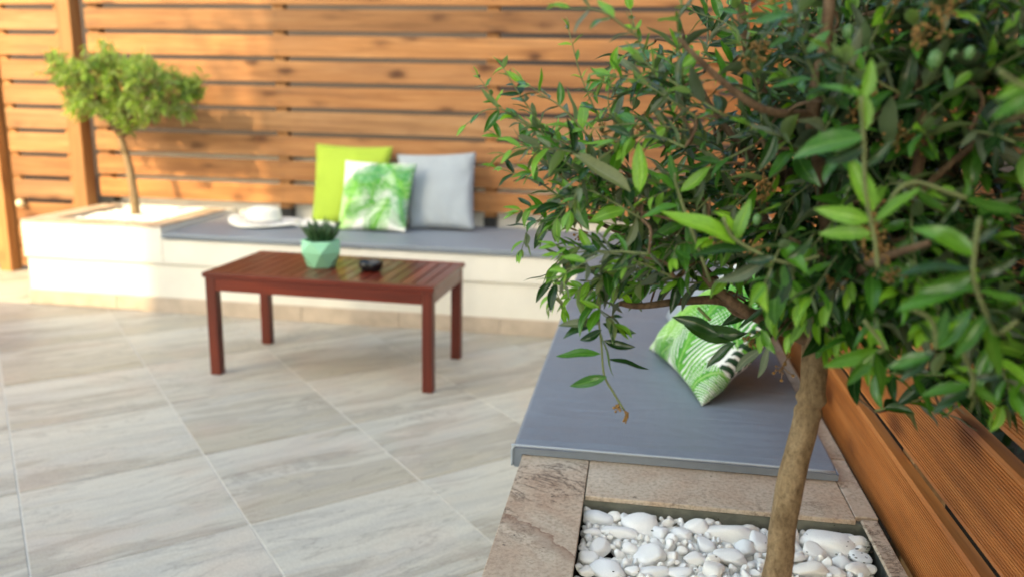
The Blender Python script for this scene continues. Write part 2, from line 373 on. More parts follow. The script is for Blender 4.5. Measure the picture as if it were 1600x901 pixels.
# ------------------------------------------------------------ setting: ground and floor
o = obm('ground', box((-60, -60, -.12), (60, 80, -.045), 0), M['soil']); tag(o, kind='structure')
fl = obm('patio_floor', box((-7.5, -3.8, -.04), (.50, 5.25, -.0025), 0), M['grout']); tag(fl, kind='structure')
Nn = Vector((.744, .668)).normalized(); Tt = Vector((Nn.y, -Nn.x))
ang = math.atan2(Nn.y, Nn.x)
tme = bpy.data.meshes.new('floor_tile'); b_ = box((-.2726, -.2726, -.012), (.2726, .2726, 0), .0010); b_.to_mesh(tme); b_.free(); tme.materials.append(M['tile'])
nt_ = 0
for i in range(-9, 6):
    for k in range(-8, 14):
        n0 = .567+.5505*(i+.5); t0 = -2.21-.55*(k+.5)
        p = Nn*n0+Tt*t0
        if not (-7.2 < p.x < .3 and .2 < p.y < 5.0): continue
        q = proj(Vector((p.x, p.y, 0)))
        if q[0] < -700 or q[1] > 1500: continue
        if p.x < -2.5 and p.y < .9: continue
        if p.y > 4.5 and p.x > XL+.4: continue
        o = link('floor_tile', tme, None, fl); o.location = (p.x, p.y, random.uniform(-.0004, .0004)); o.rotation_euler.z = ang; nt_ += 1
# ------------------------------------------------------------ masonry benches
bb = empty('masonry_bench', (-1.5, YB+.4, 0), 'long cream rendered bench along the back fence with a planter at its left end', 'bench', 'built-in masonry benches')
obm('bench_base', box((XL+.006, YB+.014, 0), (XF-.03, 4.998, .275), .004), M['render'], bb)
obm('seat_slab', box((-2.57, YB, .277), (XF-.03, 4.998, HB), .006, 2), M['render'], bb)
# planter box at the left end: four walls, rim tiles, pebbles inside
obm('planter_wall', box((XL, YB, .277), (-2.572, YB+.12, .478), .006, 2), M['render'], bb)
obm('planter_wall', box((XL, YB+.122, .277), (XL+.12, 4.998, .478), .006), M['render'], bb)
obm('planter_wall', box((-2.69, YB+.122, .277), (-2.572, 4.998, .478), .006), M['render'], bb)
obm('planter_wall', box((XL+.122, 4.90, .277), (-2.692, 4.998, .478), .006), M['render'], bb)
for x0, x1 in ((XL, XL+.43), (XL+.433, -2.572)):
    bx('rim_tile', (x0, YB-.002, .479), (x1, YB+.13, .490), M['rim'], bb, .0015)
bx('rim_tile', (XL, YB+.132, .479), (XL+.13, 4.86, .490), M['rim'], bb, .0015)
bx('rim_tile', (-2.70, YB+.132, .479), (-2.572, 4.86, .490), M['rim'], bb, .0015)
x = XL+.0
while x < -.3:
    x1 = min(x+.548, -.232); bx('skirting_tile', (x, YB+.002, 0), (x1, YB+.013, .0875), M['skirting'], bb, .001); x = x1+.003
obm('soil', box((XL+.124, YB+.124, .30), (-2.694, 4.898, .44), 0), M['soil'], bb)
# low white wall behind the posts
lw = obm('low_wall', box((-3.47, 5.006, -.04), (XF+.6, 5.11, .83), .006), M['white_wall']); tag(lw, 'low white painted wall standing close behind the slatted back fence', 'wall')

rb = empty('masonry_bench', (.15, 2.6, 0), 'right-hand masonry bench capped with brown slate tiles and a pebble planter at its near end', 'bench', 'built-in masonry benches')
obm('bench_base', box((-.221, 1.745, 0), (.508, YB-.003, .409), .004), M['render'], rb)
obm('planter_wall', box((-.221, .2, 0), (-.078, 1.743, .409), .004), M['concrete'], rb)
obm('planter_wall', box((-.076, 1.573, 0), (.506, 1.743, .409), .003), M['concrete'], rb)
obm('planter_wall', box((.492, .2, 0), (.508, 1.571, .409), .003), M['concrete'], rb)
# rim tiles
for y0, y1 in ((.2, .92), (.923, 1.85)):
    bx('rim_tile', (-.2257, y0, .4095), (-.0722, y1, HB), M['rim_seam'], rb, .0012)
bx('rim_tile', (-.0697, 1.5669, .4095), (.466, 1.9, HB), M['rim'], rb, .0012)
bx('rim_tile', (.4685, 1.585, .4092), (.513, 1.86, HB-.0005), M['rim'], rb, .0015)
bx('rim_tile', (.478, .45, .4085), (.511, 1.581, HB-.0035), M['rim'], rb, .0025)
yy = 1.863
while yy < 4.0:
    y1 = min(yy+.42, 4.1); bx('rim_tile', (.4685, yy, .4095), (.513, y1, HB+.0008), M['rim'], rb, .0012); yy = y1+.003
obm('soil', box((-.077, .22, .25), (.491, 1.572, .345), 0), M['soil'], rb)

# ------------------------------------------------------------ fences
sf = empty('slatted_fence', (-1.5, YF, 0), 'back fence of warm orange horizontal timber slats behind the long bench', 'fence', 'horizontal board fences')
screwme = bpy.data.meshes.new('screw'); b_ = bmesh.new(); bmesh.ops.create_cone(b_, cap_ends=True, segments=8, radius1=.0045, radius2=.0035, depth=.003, matrix=Matrix.Rotation(math.pi/2, 4, 'X')); b_.to_mesh(screwme); b_.free(); screwme.materials.append(M['screw'])
PX = (-2.205, -.88, .40)
for k in range(-1, 9):
    z0 = .6676+.1501*k+.0145; z1 = z0+.121
    if k == -1: z0 += .002
    j = random.uniform(-.0015, .0015)
    bx('slat', (-3.47, YF+j, z0), (XF+.03, YF+.022+j, z1), M['slat'], sf, .0025, 2)
    for px_ in PX+(-3.42,):
        for zz in (z0+.03, z1-.03):
            s = link('screw', screwme, None, sf); s.location = (px_+random.uniform(-.008, .008), YF+j-.001, zz)
for px_ in PX:
    bx('post', (px_-.035, YF+.026, .50), (px_+.035, YF+.096, 2.03), M['post'], sf, .003)
    bx('post_shoe', (px_-.039, YF+.022, .421), (px_+.039, YF+.10, .499), M['black_metal'], sf, .002)
bx('post', (-3.47, YF+.026, .50), (-3.40, YF+.096, 2.03), M['post'], sf, .003)
bx('post_shoe', (-3.478, YF+.018, .492), (-3.392, YF+.098, .535), M['black_metal'], sf, .002)
bx('post', (-3.632, YF-.045, -.002), (-3.537, YF+.06, 2.08), M['post'], sf, .004)

rf = empty('grooved_board_fence', (XF, 2.5, .4), 'right-hand fence of wide finely grooved orange boards beside the near olive tree', 'fence', 'horizontal board fences')
def grooved(y0, y1, z0, z1, th=.027):
    bm = bmesh.new(); prof = [(XF+.004, z0), (XF, z0+.004)]
    n = 26; pt = (z1-z0-.012)/n
    for i in range(n):
        z = z0+.006+i*pt
        if i: prof += [(XF+.0026, z), (XF+.0026, z+pt*.24)]
        prof += [(XF+.0004, z+pt*.42), (XF, z+pt*.7), (XF+.0006, z+pt*.96)]
    prof += [(XF, z1-.004), (XF+.004, z1), (XF+th, z1), (XF+th, z0)]
    a = [bm.verts.new((x, y0, z)) for x, z in prof]; b = [bm.verts.new((x, y1, z)) for x, z in prof]
    m_ = len(prof)
    for i in range(m_): bm.faces.new((a[i], b[i], b[(i+1) % m_], a[(i+1) % m_]))
    bm.faces.new(a[::-1]); bm.faces.new(b); bmesh.ops.recalc_face_normals(bm, faces=bm.faces); return bm
for k in range(8):
    z0 = .3865+.1919*k; c = Vector((XF, 2.6, z0))
    bm = grooved(-.35, 4.895, z0, z0+.155); bmesh.ops.translate(bm, verts=bm.verts, vec=-c)
    o = obm('board', bm, M['deck'], rf); o.location = c
for yp in (.25, 1.62, 3.0, 4.3):
    bx('post', (XF+.030, yp-.035, -.04), (XF+.10, yp+.035, 1.95), M['post'], rf, .003)

gt = empty('garden_gate', (-3.9, YF, 0), 'sunlit orange slatted timber gate at the left beyond the planter', 'gate')
for k in range(13):
    z0 = -.105+.1535*k+.145-.0; z0 = .02+.1535*k+.015
    bx('slat', (-4.10, YF, z0), (-3.625, YF+.022, z0+.124), M['slat'], gt, .0025, 2)
bx('stile', (-4.13, YF+.024, .03), (-4.06, YF+.06, 2.02), M['post'], gt)
bx('stile', (-3.70, YF+.024, .03), (-3.63, YF+.06, 2.02), M['post'], gt)
g = bx('gate_post', (-4.235, YF-.05, -.002), (-4.14, YF+.05, 2.08), M['post'], gt, .004)
bm = bmesh.new(); bmesh.ops.create_uvsphere(bm, u_segments=16, v_segments=10, radius=.028)
kn = obm('latch_knob', bm, M['brass'], gt, True); kn.location = (-4.04, YF-.03, .464)
bm = bmesh.new(); bmesh.ops.create_cone(bm, cap_ends=True, segments=12, radius1=.01, radius2=.01, depth=.05, matrix=Matrix.Rotation(math.pi/2, 4, 'X'))
k2 = obm('spindle', bm, M['black_metal'], gt); k2.location = (-4.04, YF-.01, .464)
# fence beyond the gate, outside the frame
lf = empty('side_fence', (-5.3, YF, 0), 'orange slatted fence continuing left beyond the gate', 'fence', 'horizontal board fences')
for k in range(13):
    z0 = .02+.1535*k+.015; bx('slat', (-6.9, YF, z0), (-4.24, YF+.022, z0+.124), M['slat'], lf, .0025, 2)
for xp in (-5.6, -6.87): bx('post', (xp, YF+.025, -.002), (xp+.07, YF+.095, 2.05), M['post'], lf, .003)
# grey building beyond the fence
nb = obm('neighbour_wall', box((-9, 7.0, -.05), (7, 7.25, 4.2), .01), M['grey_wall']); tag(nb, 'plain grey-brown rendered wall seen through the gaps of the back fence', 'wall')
# low wall added outside the frame at the left to shade the bench-end floor
l2 = obm('low_wall', box((-5.9, 2.62, -.04), (-3.35, 2.85, .98), .01), M['white_wall']); tag(l2, 'unseen waist-high white wall added left of the patio to shade the floor', 'wall')
# an unseen building added behind the camera to keep the sun off the patio
hs = empty('added_house', (0, -6, 0), 'unseen pale building block added behind the patio to shade it', 'added_house')
obm('wall', box((-6.75, -10, -.04), (-1.0, -4.0, 11.2), .02), M['added_house'], hs)
obm('roof', box((-6.80, -10.3, 11.203), (-.7, -3.7, 11.5), .03), M['roof'], hs)
for wx in (-5.9, -3.0):
    for wz in (.9, 4.4, 7.7):
        f = obm('window', box((wx, -3.998, wz), (wx+1.3, -3.93, wz+1.6), .01), M['white_wall'], hs)
        obm('pane', box((wx+.08, -3.929, wz+.08), (wx+1.22, -3.92, wz+1.52), 0), M['glass'], f)

# a tall thin tree added outside the frame to dapple the edge of the sunlight
gtree = empty('dapple_tree', (-5.6, -2.1, 0), 'unseen slender tree with a sparse crown, added to dapple the sunlight', 'tree')
obm('trunk', tube_bm([(-5.6, -2.1, -.05), (-5.62, -2.08, 3), (-5.7, -2.0, 5.6), (-5.88, -2, 7.4)], [.09, .07, .04, .015], 9), M['bark'], gtree, True)
rs = random.Random(3); V = []; F = []; off = 0
lv = np.array([(0, 0, 0), (.5, -.2, .04), (1, 0, 0), (.5, .2, .04)])
for i in range(620):
    k = rs.randrange(16); ca = k*2.399; cc = Vector((-5.88+.55*math.cos(ca)*((k*.37) % 1), -2+.6*math.sin(ca), 6.1+1.7*k/16))
    m_ = Matrix.Translation(cc+Vector((rs.gauss(0, .13), rs.gauss(0, .13), rs.gauss(0, .13)))) @ Matrix.Rotation(rs.uniform(0, 6), 4, 'Z') @ Matrix.Rotation(rs.uniform(-1.2, 1.2), 4, 'Y') @ Matrix.Scale(rs.uniform(.07, .13), 4)
    mm = np.array(m_); V.append(lv @ mm[:3, :3].T+mm[:3, 3]); F.append(tuple(off+q for q in range(4))); off += 4
me = bpy.data.meshes.new('crown'); me.from_pydata(np.concatenate(V).tolist(), [], F); me.materials.append(M['hedge']); o = link('crown', me, None, gtree); o['kind'] = 'stuff'
# ------------------------------------------------------------ cushions
def slab_cushion(name, prof, y0, y1, axis, label, seed):
    """prof: closed outline in (across, z); swept along the other axis with a slight unevenness"""
    bm = bmesh.new(); n = 60; rings = []
    for i in range(n+1):
        t = y0+(y1-y0)*i/n; ring = []
        e = min(i, n-i); sh = [1-.0, 1][1]
        for (a, z) in prof:
            ins = .006*(1 if e == 0 else 0)
            dz = .0022*noise.noise(Vector((a*4+seed, t*2.6, 1)))+.0012*noise.noise(Vector((a*11, t*7+seed, 2)))
            zz = z+(dz if z > .43 else 0)-(ins if z > .44 else 0)
            ring.append(bm.verts.new((a, t, zz) if axis == 1 else (t, a, zz)))
        rings.append(ring)
    m_ = len(prof)
    for r0, r1 in zip(rings, rings[1:]):
        for k in range(m_): bm.faces.new((r0[k], r1[k], r1[(k+1) % m_], r0[(k+1) % m_]))
    bm.faces.new(rings[0][::-1]); bm.faces.new(rings[-1]); bmesh.ops.recalc_face_normals(bm, faces=bm.faces)
    return bm
TC = .0238
def roundL(x0, x1, top, drop, lipw):
    p = []
    for i in range(6): a = math.pi/2*i/5; p.append((x0+.010-.010*math.cos(a), top-.010+.010*math.sin(a)))
    for i in range(1, 24): p.append((x0+.01+(x1-x0-.018)*i/24, top+.0015*math.sin(math.pi*i/24)))
    for i in range(5): a = math.pi/2*(1-i/4); p.append((x1-.008+.008*math.cos(a), top-.008+.008*math.sin(a)))
    p += [(x1, HB+.002), (x0+lipw+.0, HB+.002), (x0+lipw-.002, HB-drop+.003), (x0+lipw-.006, HB-drop), (x0+.006, HB-drop), (x0+.001, HB-drop+.006)]
    return p
c1 = empty('bench_cushion', (.1, 2.9, HB), 'blue-grey vinyl pad on the right-hand bench beside the olive planter', 'cushion', 'vinyl bench pads')
y0 = 1.7369
obm('pad', slab_cushion('pad', roundL(-.2487, .470, HB+TC, .030, .0215), y0, 4.09, 1, '', 3.1), M['vinyl'], c1, False)
for pts in ([(-.249, y0-.001, HB-.026), (-.2495, y0-.001, HB+TC-.012), (-.243, y0-.001, HB+TC-.002), (-.23, y0-.0015, HB+TC+.0005), (.0, y0-.0015, HB+TC+.0005), (.25, y0-.001, HB+TC+.001), (.462, y0-.001, HB+TC-.001)],):
    obm('piping', tube_bm(curve(pts, 5), [.0030]*(5*6+1), 7), M['piping'], c1, True)
c2 = empty('bench_cushion', (-1, 4.5, HB), 'long blue-grey vinyl pad on the back bench under the scatter pillows', 'cushion', 'vinyl bench pads')
prof = [(YB-.012, HB+.003), (YB-.016, HB+.012)]
for i in range(5): a = math.pi/2*i/4; prof.append((YB-.004-.012*math.cos(a), HB+.023+.012*math.sin(a)))
for i in range(1, 20): prof.append((YB-.004+(4.835-YB)*i/20, HB+.035+.001*math.sin(math.pi*i/20)))
prof += [(4.842, HB+.033), (4.845, HB+.003)]
obm('pad', slab_cushion('pad', prof, -2.56, .468, 0, '', 8.2), M['vinyl'], c2, False)
obm('piping', tube_bm([(-2.56+i*.1, YB-.0165, HB+.030) for i in range(31)], [.002]*31, 6), M['piping'], c2, True)

# leaf print, computed as colours on the cloth
def leaf_print(U, V, seed, fronds, dark_corner=False):
    rs = np.random.RandomState(seed); H = np.ones(U.shape+(3,))*np.array([.80, .82, .78])
    for (x, y, a, ln, wd, bend, pal) in fronds:
        ca, sa = math.cos(a), math.sin(a)
        s = (U-x)*ca+(V-y)*sa; d = -(U-x)*sa+(V-y)*ca
        d = d-bend*s*s
        sn = s/ln; ad = np.abs(d)
        wloc = wd*np.sqrt(np.clip(4*sn*(1-sn), 0, 1))*(1.15-.5*sn)
        ph = (s-ad*1.15-ad*ad*1.5)*ln**-1*17; fr = ph-np.floor(ph); idx = np.floor(ph)+(d > 0)*50
        inside = (sn > -.02) & (sn < 1.02) & (ad < np.maximum(wloc, .004)) & ((fr < .74-.40*(ad/np.maximum(wloc, 1e-4))**2) | (ad < wloc*.16))
        rnd = (np.sin(idx*12.9898+seed*3.1)*43758.5453) % 1
        c0, c1_ = np.array(pal[0]), np.array(pal[1])
        col = c0+(c1_-c0)*(.75*rnd+.25*fr)[..., None]
        col = np.where((np.abs(fr-.38) < .07)[..., None], col*1.35, col)
        col = np.where((ad < .005)[..., None], np.array([.30, .50, .17]), col)
        H = np.where(inside[..., None], col, H)
    if dark_corner:
        m = (U > .972) & (V > .25)
        st = ((U*20-V*16) % 1) < .62
        H = np.where((m & st)[..., None], np.array([.012, .05, .02]), H)
    return np.clip(H, 0, 1)
GR = ((.03, .22, .02), (.15, .46, .05)); GD = ((.012, .11, .015), (.05, .27, .03)); GY = ((.16, .44, .05), (.34, .62, .14)); GE = ((.015, .15, .05), (.08, .33, .12))
def rand_fronds(seed, n, big=.5):
    rs = random.Random(seed); out = []
    for i in range(n):
        out.append((rs.uniform(-.1, 1.0), rs.uniform(-.15, .9), rs.uniform(-.4, 2.6), rs.uniform(.7, 1.1)*big, rs.uniform(.14, .22)*big*2, rs.uniform(-.7, .7), rs.choice([GR, GD, GY, GE, GR])))
    return out
def pillow(name, BL, BR, TRc, TLc, T, m, label, cat='pillow', group='scatter pillows on the benches', n=36, fronds=None, seed=1, pinch=.055, dark=False, sag=0):
    BL, BR, TRc, TLc = map(Vector, (BL, BR, TRc, TLc))
    nrm = (BR-BL).cross(TLc-BL).normalized()
    g_ = np.linspace(0, 1, n+1); verts = []; faces = []; UV = []
    for side in (1, -1):
        for j in range(n+1):
            for i in range(n+1):
                u, v = g_[i], g_[j]; a, b = 2*u-1, 2*v-1
                u2 = .5+(u-.5)*(1-pinch*(1-b**2)); v2 = .5+(v-.5)*(1-pinch*(1-a**2))
                p = (BL*(1-u2)+BR*u2)*(1-v2)+(TLc*(1-u2)+TRc*u2)*v2
                pr = max(0, (1-a**2))*max(0, (1-b**2)); th = T*pr**.42
                th *= 1+.10*noise.noise(Vector((u*3.1+seed, v*3.1, side)))
                wr = .018*T/.08*noise.noise(Vector((u*6+seed, v*6+3, side*2)))*(max(abs(a), abs(b))**3)*min(1, pr*8)
                fold = .006*math.sin((u*1.3+v)*17+seed)*(abs(a*b)**2)*min(1, pr*10)
                p = p+nrm*side*(th+wr+fold); p.z -= sag*v*(1-a*a)*.02
                verts.append(p); UV.append((u, v))
    m1 = (n+1)**2
    for side in (0, 1):
        for j in range(n):
            for i in range(n):
                q = [side*m1+j*(n+1)+i, side*m1+j*(n+1)+i+1, side*m1+(j+1)*(n+1)+i+1, side*m1+(j+1)*(n+1)+i]
                faces.append(q if side == 0 else q[::-1])
    me = bpy.data.meshes.new(name); me.from_pydata([tuple(v) for v in verts], [], faces)
    bm = bmesh.new(); bm.from_mesh(me)
    if fronds:
        lay = bm.verts.layers.float_color.new('print')
        U = np.array([q[0] for q in UV]); V = np.array([q[1] for q in UV])
        colr = leaf_print(U, V, seed, fronds, dark)
        for v_, c_ in zip(bm.verts, colr): v_[lay] = (*map(float, c_), 1)
    bmesh.ops.remove_doubles(bm, verts=bm.verts, dist=.0006)
    bm.to_mesh(me); bm.free()
    o = link(name, me, m, None, True); tag(o, label, cat, group)
    # a sewn edge seam
    ring = [(0, t) for t in np.linspace(0, 1, 15)]+[(t, 1) for t in np.linspace(0, 1, 15)[1:]]+[(1, 1-t) for t in np.linspace(0, 1, 15)[1:]]+[(1-t, 0) for t in np.linspace(0, 1, 15)[1:]]
    pts = []
    for u, v in ring:
        a, b = 2*u-1, 2*v-1; u2 = .5+(u-.5)*(1-pinch*(1-b**2)); v2 = .5+(v-.5)*(1-pinch*(1-a**2))
        pts.append((BL*(1-u2)+BR*u2)*(1-v2)+(TLc*(1-u2)+TRc*u2)*v2)
    if not fronds: obm('seam', tube_bm(pts, [.0025]*len(pts), 5), m, o, True)
    return o
ZC = HB+.036
def bp(px, py, y, zmin=ZC):
    p = at(px, py, 1, y); p.z = max(p.z, zmin); return p
pillow('scatter_pillow', bp(487, 350, 4.66), bp(597, 352, 4.66), bp(613, 230, 4.85), bp(494, 225, 4.85), .065, M['lime'], 'plain lime green square pillow leaning on the back fence', seed=2, pinch=.05)
pillow('scatter_pillow', bp(641, 357, 4.60), bp(740, 359, 4.60), bp(743, 239, 4.84), bp(620, 242, 4.84), .065, M['grey_cloth'], 'plain light grey square pillow on the back bench, right of the leaf print one', seed=5, pinch=.05)
fr = [(.0, -.05, 1.15, .85, .24, .2, GY), (1.0, .05, 2.0, .8, .24, -.4, GE), (.02, .50, .5, .7, .20, -.5, GR), (.48, .30, 1.5, .7, .24, .1, GD), (.98, .45, 2.0, .75, .22, .3, GR), (.45, -.1, .9, .6, .20, .3, GR), (.15, .75, .1, .6, .16, .2, GE), (.1, .2, .2, .5, .16, .2, GD), (.75, .8, .3, .5, .16, .2, GE)]
pillow('scatter_pillow', bp(527, 360, 4.46), bp(634, 363, 4.46), bp(652, 256, 4.66), bp(540, 251, 4.66), .06, M['print'], 'white pillow with green palm leaf print on the back bench, between two plain ones', n=110, fronds=fr, seed=3, pinch=.05)
# right bench: the print pillow leans on the fence, the grey one behind it
zc = HB+TC
fr2 = [(.02, .30, .75, .95, .22, -.35, GD), (-.05, -.02, 1.25, 1.1, .20, -.25, GY), (.98, .42, 2.2, .8, .20, .25, GR), (.62, -.02, 1.62, 1.05, .34, .10, GR), (.30, -.06, 1.9, .75, .20, -.55, GY), (.80, -.12, 1.2, .42, .16, -.3, GR), (.10, -.10, .5, .40, .14, .3, GD)]
pillow('scatter_pillow', (.068, 2.545, zc+.006), (.200, 2.070, zc+.004), (.455, 2.18, .735), (.37, 2.62, .75), .075, M['print'], 'palm leaf print pillow slumped on the right-hand bench behind the olive trunk', n=190, fronds=fr2, seed=4, pinch=.07, dark=True)
pillow('scatter_pillow', (.135, 2.98, zc+.006), (.135, 2.64, zc+.004), (.47, 2.72, .66), (.46, 3.06, .66), .07, M['grey_cloth'], 'light grey pillow mostly hidden behind the palm print pillow on the right-hand bench', seed=9)

# ------------------------------------------------------------ coffee table
TX, TY, TA, TW, TD, TH = -1.2998, 3.4494, -.0315, 1.0307, .5363, .4613
tb = empty('coffee_table', (TX, TY, 0), 'low red-brown varnished slatted wooden coffee table in front of the back bench', 'table')
tb.rotation_euler.z = TA; PM[tb.name] = Matrix.Identity(4)
def tpart(name, lo, hi, m, bev=.002):
    return bx(name, lo, hi, m, tb, bev, 2)
hw, hd = TW/2, TD/2; bw = .048
tpart('top_rail', (-hw, -hd, TH-.022), (hw, -hd+bw, TH), M['table_x'], .003)
tpart('top_rail', (-hw, hd-bw, TH-.022), (hw, hd, TH), M['table_x'], .003)
nS = 19; gap = .006; span = TW-.0; sw = (span-gap*(nS-1))/nS
for i in range(nS):
    x0 = -hw+i*(sw+gap)
    tpart('slat', (x0 if i else x0+.0005, -hd+bw+.002, TH-.020), (x0+sw, hd-bw-.002, TH-.001), M['table'], .0015)
il = .008
for sy in (-1, 1): tpart('apron', (-hw+il+.047, sy*(hd-il-.012)-.011, TH-.080), (hw-il-.047, sy*(hd-il-.012)+.011, TH-.0225), M['table_x'])
for sx in (-1, 1): tpart('apron', (sx*(hw-il-.012)-.011, -hd+il+.047, TH-.080), (sx*(hw-il-.012)+.011, hd-il-.047, TH-.0225), M['table'])
for sx in (-1, 1):
    for sy in (-1, 1):
        a, b = sx*(hw-il), sx*(hw-il-.046); c, d = sy*(hd-il), sy*(hd-il-.046)
        tpart('leg', (min(a, b), min(c, d), 0), (max(a, b), max(c, d), TH-.0225), M['table_z'], .004)

# pot with succulent
pp = Vector((-1.385, 3.455, TH))
pot = empty('plant_pot', pp, 'mint green faceted pot on the coffee table', 'plant pot')
bm = bmesh.new(); rr = []
for r, z, off in ((.062, 0, 0), (.096, .070, .5), (.084, .120, 0), (.079, .120, 0), (.070, .104, 0)):
    rr.append([bm.verts.new(pp+Vector((r*math.cos((k+off)*math.pi/3+.35), r*math.sin((k+off)*math.pi/3+.35), z))) for k in range(6)])
for k in range(6):
    k1 = (k+1) % 6
    bm.faces.new((rr[0][k], rr[0][k1], rr[1][k])); bm.faces.new((rr[0][k1], rr[1][k1], rr[1][k]))
    bm.faces.new((rr[1][k], rr[2][k1], rr[2][k])); bm.faces.new((rr[1][k], rr[1][k1], rr[2][k1]))
    bm.faces.new((rr[2][k], rr[2][k1], rr[3][k1], rr[3][k])); bm.faces.new((rr[3][k], rr[3][k1], rr[4][k1], rr[4][k]))
bm.faces.new(rr[0][::-1]); bm.faces.new(rr[4]); obm('vessel', bm, M['mint'], pot)
suc = empty('succulent', pp+Vector((0, 0, .105)), 'small dark green spiky succulent growing in the mint pot', 'plant')
rs = random.Random(5)
for i in range(26):
    a = i*2.399; tier = i/26; tilt = .25+.75*(1-tier); ln = rs.uniform(.075, .115)
    d = Vector((math.cos(a)*tilt, math.sin(a)*tilt, 1.15-.35*tilt)).normalized(); b0 = pp+Vector((math.cos(a)*.018, math.sin(a)*.018, .104))
    tip = b0+d*ln+Vector((0, 0, .012))
    pts = [b0, b0+d*ln*.35, b0+d*ln*.7+Vector((0, 0, .004)), tip]
    obm('leaf', tube_bm(pts, [.008, .0125, .0085, .0008], 6), M['succulent'], suc, True)
# black ashtray
ap = Vector((-1.143, 3.42, TH))
def ash(r, z, t):
    if z > .03: z -= .007*max(0, math.cos(t*6))**6
    return (r*math.cos(t)*(1+.03*math.cos(6*t)), r*math.sin(t)*(1+.03*math.cos(6*t)), z)
o = obm('ashtray', lathe([(.036, 0), (.044, .004), (.052, .020), (.055, .038), (.052, .041), (.046, .037), (.040, .014), (.01, .010)], 36, fn=ash), M['black_glaze'], None, True)
o.location = ap; tag(o, 'round black scalloped ashtray on the coffee table', 'ashtray')

# hat and magazine on the back cushion
hp = Vector((-2.16, 4.52, HB+.038))
hat = empty('sun_hat', hp, 'white straw sun hat with a grey band on the back bench pad', 'hat'); hat.rotation_euler = (0, math.radians(3), .3); PM[hat.name] = Matrix.Identity(4)
def brim(r, z, t):
    k = max(0, (r-.09)/.1); return (r*1.08*math.cos(t), r*.95*math.sin(t), z+k*(.016*math.cos(2*t+.6)+.008*math.sin(3*t))+.012*k)
obm('brim', lathe([(.08, .004), (.12, .002), (.185, .004), (.187, .006), (.185, .009), (.12, .007), (.08, .009)], 48, fn=brim), M['hat'], hat, True)
def crown(r, z, t): return (r*1.06*math.cos(t), r*.9*math.sin(t), z-(.014*math.exp(-(r*math.sin(t)/.03)**2) if z > .09 else 0))
obm('crown', lathe([(.098, .006), (.096, .03), (.092, .07), (.087, .090), (.075, .102), (.05, .106), (.02, .106), (.004, .105)], 40, fn=crown), M['hat'], hat, True)
obm('band', lathe([(.0985, .008), (.1, .012), (.0985, .034), (.095, .036), (.09, .03), (.09, .01)], 40, fn=crown), M['band'], hat, True)
mg = empty('magazine', (-1.96, 4.62, HB+.037), 'thin white magazine lying beside the sun hat on the back bench pad', 'magazine'); mg.rotation_euler.z = .35; PM[mg.name] = Matrix.Identity(4)
def page(w_, d_, th, z0, amp):
    bm = bmesh.new(); n = 14; r = []
    for i in range(n+1):
        x = w_*i/n; zz = z0+amp*math.sin(math.pi*i/n)**.7
        r.append([bm.verts.new((x, -d_/2, zz)), bm.verts.new((x, d_/2, zz)), bm.verts.new((x, d_/2, zz+th)), bm.verts.new((x, -d_/2, zz+th))])
    for a, b in zip(r, r[1:]):
        for k in range(4): bm.faces.new((a[k], b[k], b[(k+1) % 4], a[(k+1) % 4]))
    bm.faces.new(r[0]); bm.faces.new(r[-1][::-1]); bmesh.ops.recalc_face_normals(bm, faces=bm.faces); return bm
obm('page_block', page(.19, .26, .008, .001, .010), M['paper'], mg)
b_ = page(.19, .26, .006, .001, .014); bmesh.ops.scale(b_, vec=(-1, 1, 1), verts=b_.verts); bmesh.ops.reverse_faces(b_, faces=b_.faces)
obm('page_block', b_, M['paper'], mg)

# ------------------------------------------------------------ pebbles in the near planter
PMESH = []
def pebble_mesh(seed, sub=3):
    bm = bmesh.new(); bmesh.ops.create_icosphere(bm, subdivisions=sub, radius=1)
    rs = random.Random(seed); planes = []
    for _ in range(8):
        d = Vector((rs.gauss(0, 1), rs.gauss(0, 1), rs.gauss(0, 1))).normalized(); planes.append((d, rs.uniform(.58, .84)))
    for v in bm.verts:
        p = v.co.normalized(); r = 1+.30*noise.noise(p*1.2+Vector((seed*3.3, 0, 0)))
        q = p*r
        for d, h in planes:
            e = q.dot(d)-h
            if e > 0: q = q-d*e*.90
        v.co = q
    me = bpy.data.meshes.new('pebble'); bmesh.ops.smooth_vert(bm, verts=bm.verts, factor=.3, use_axis_x=True, use_axis_y=True, use_axis_z=True)
    bm.to_mesh(me); bm.free(); me.materials.append(M['pebble']); me.shade_smooth(); return me
for i in range(10): PMESH.append(pebble_mesh(i+1, 3))
PS = [pebble_mesh(i+20, 2) for i in range(6)]
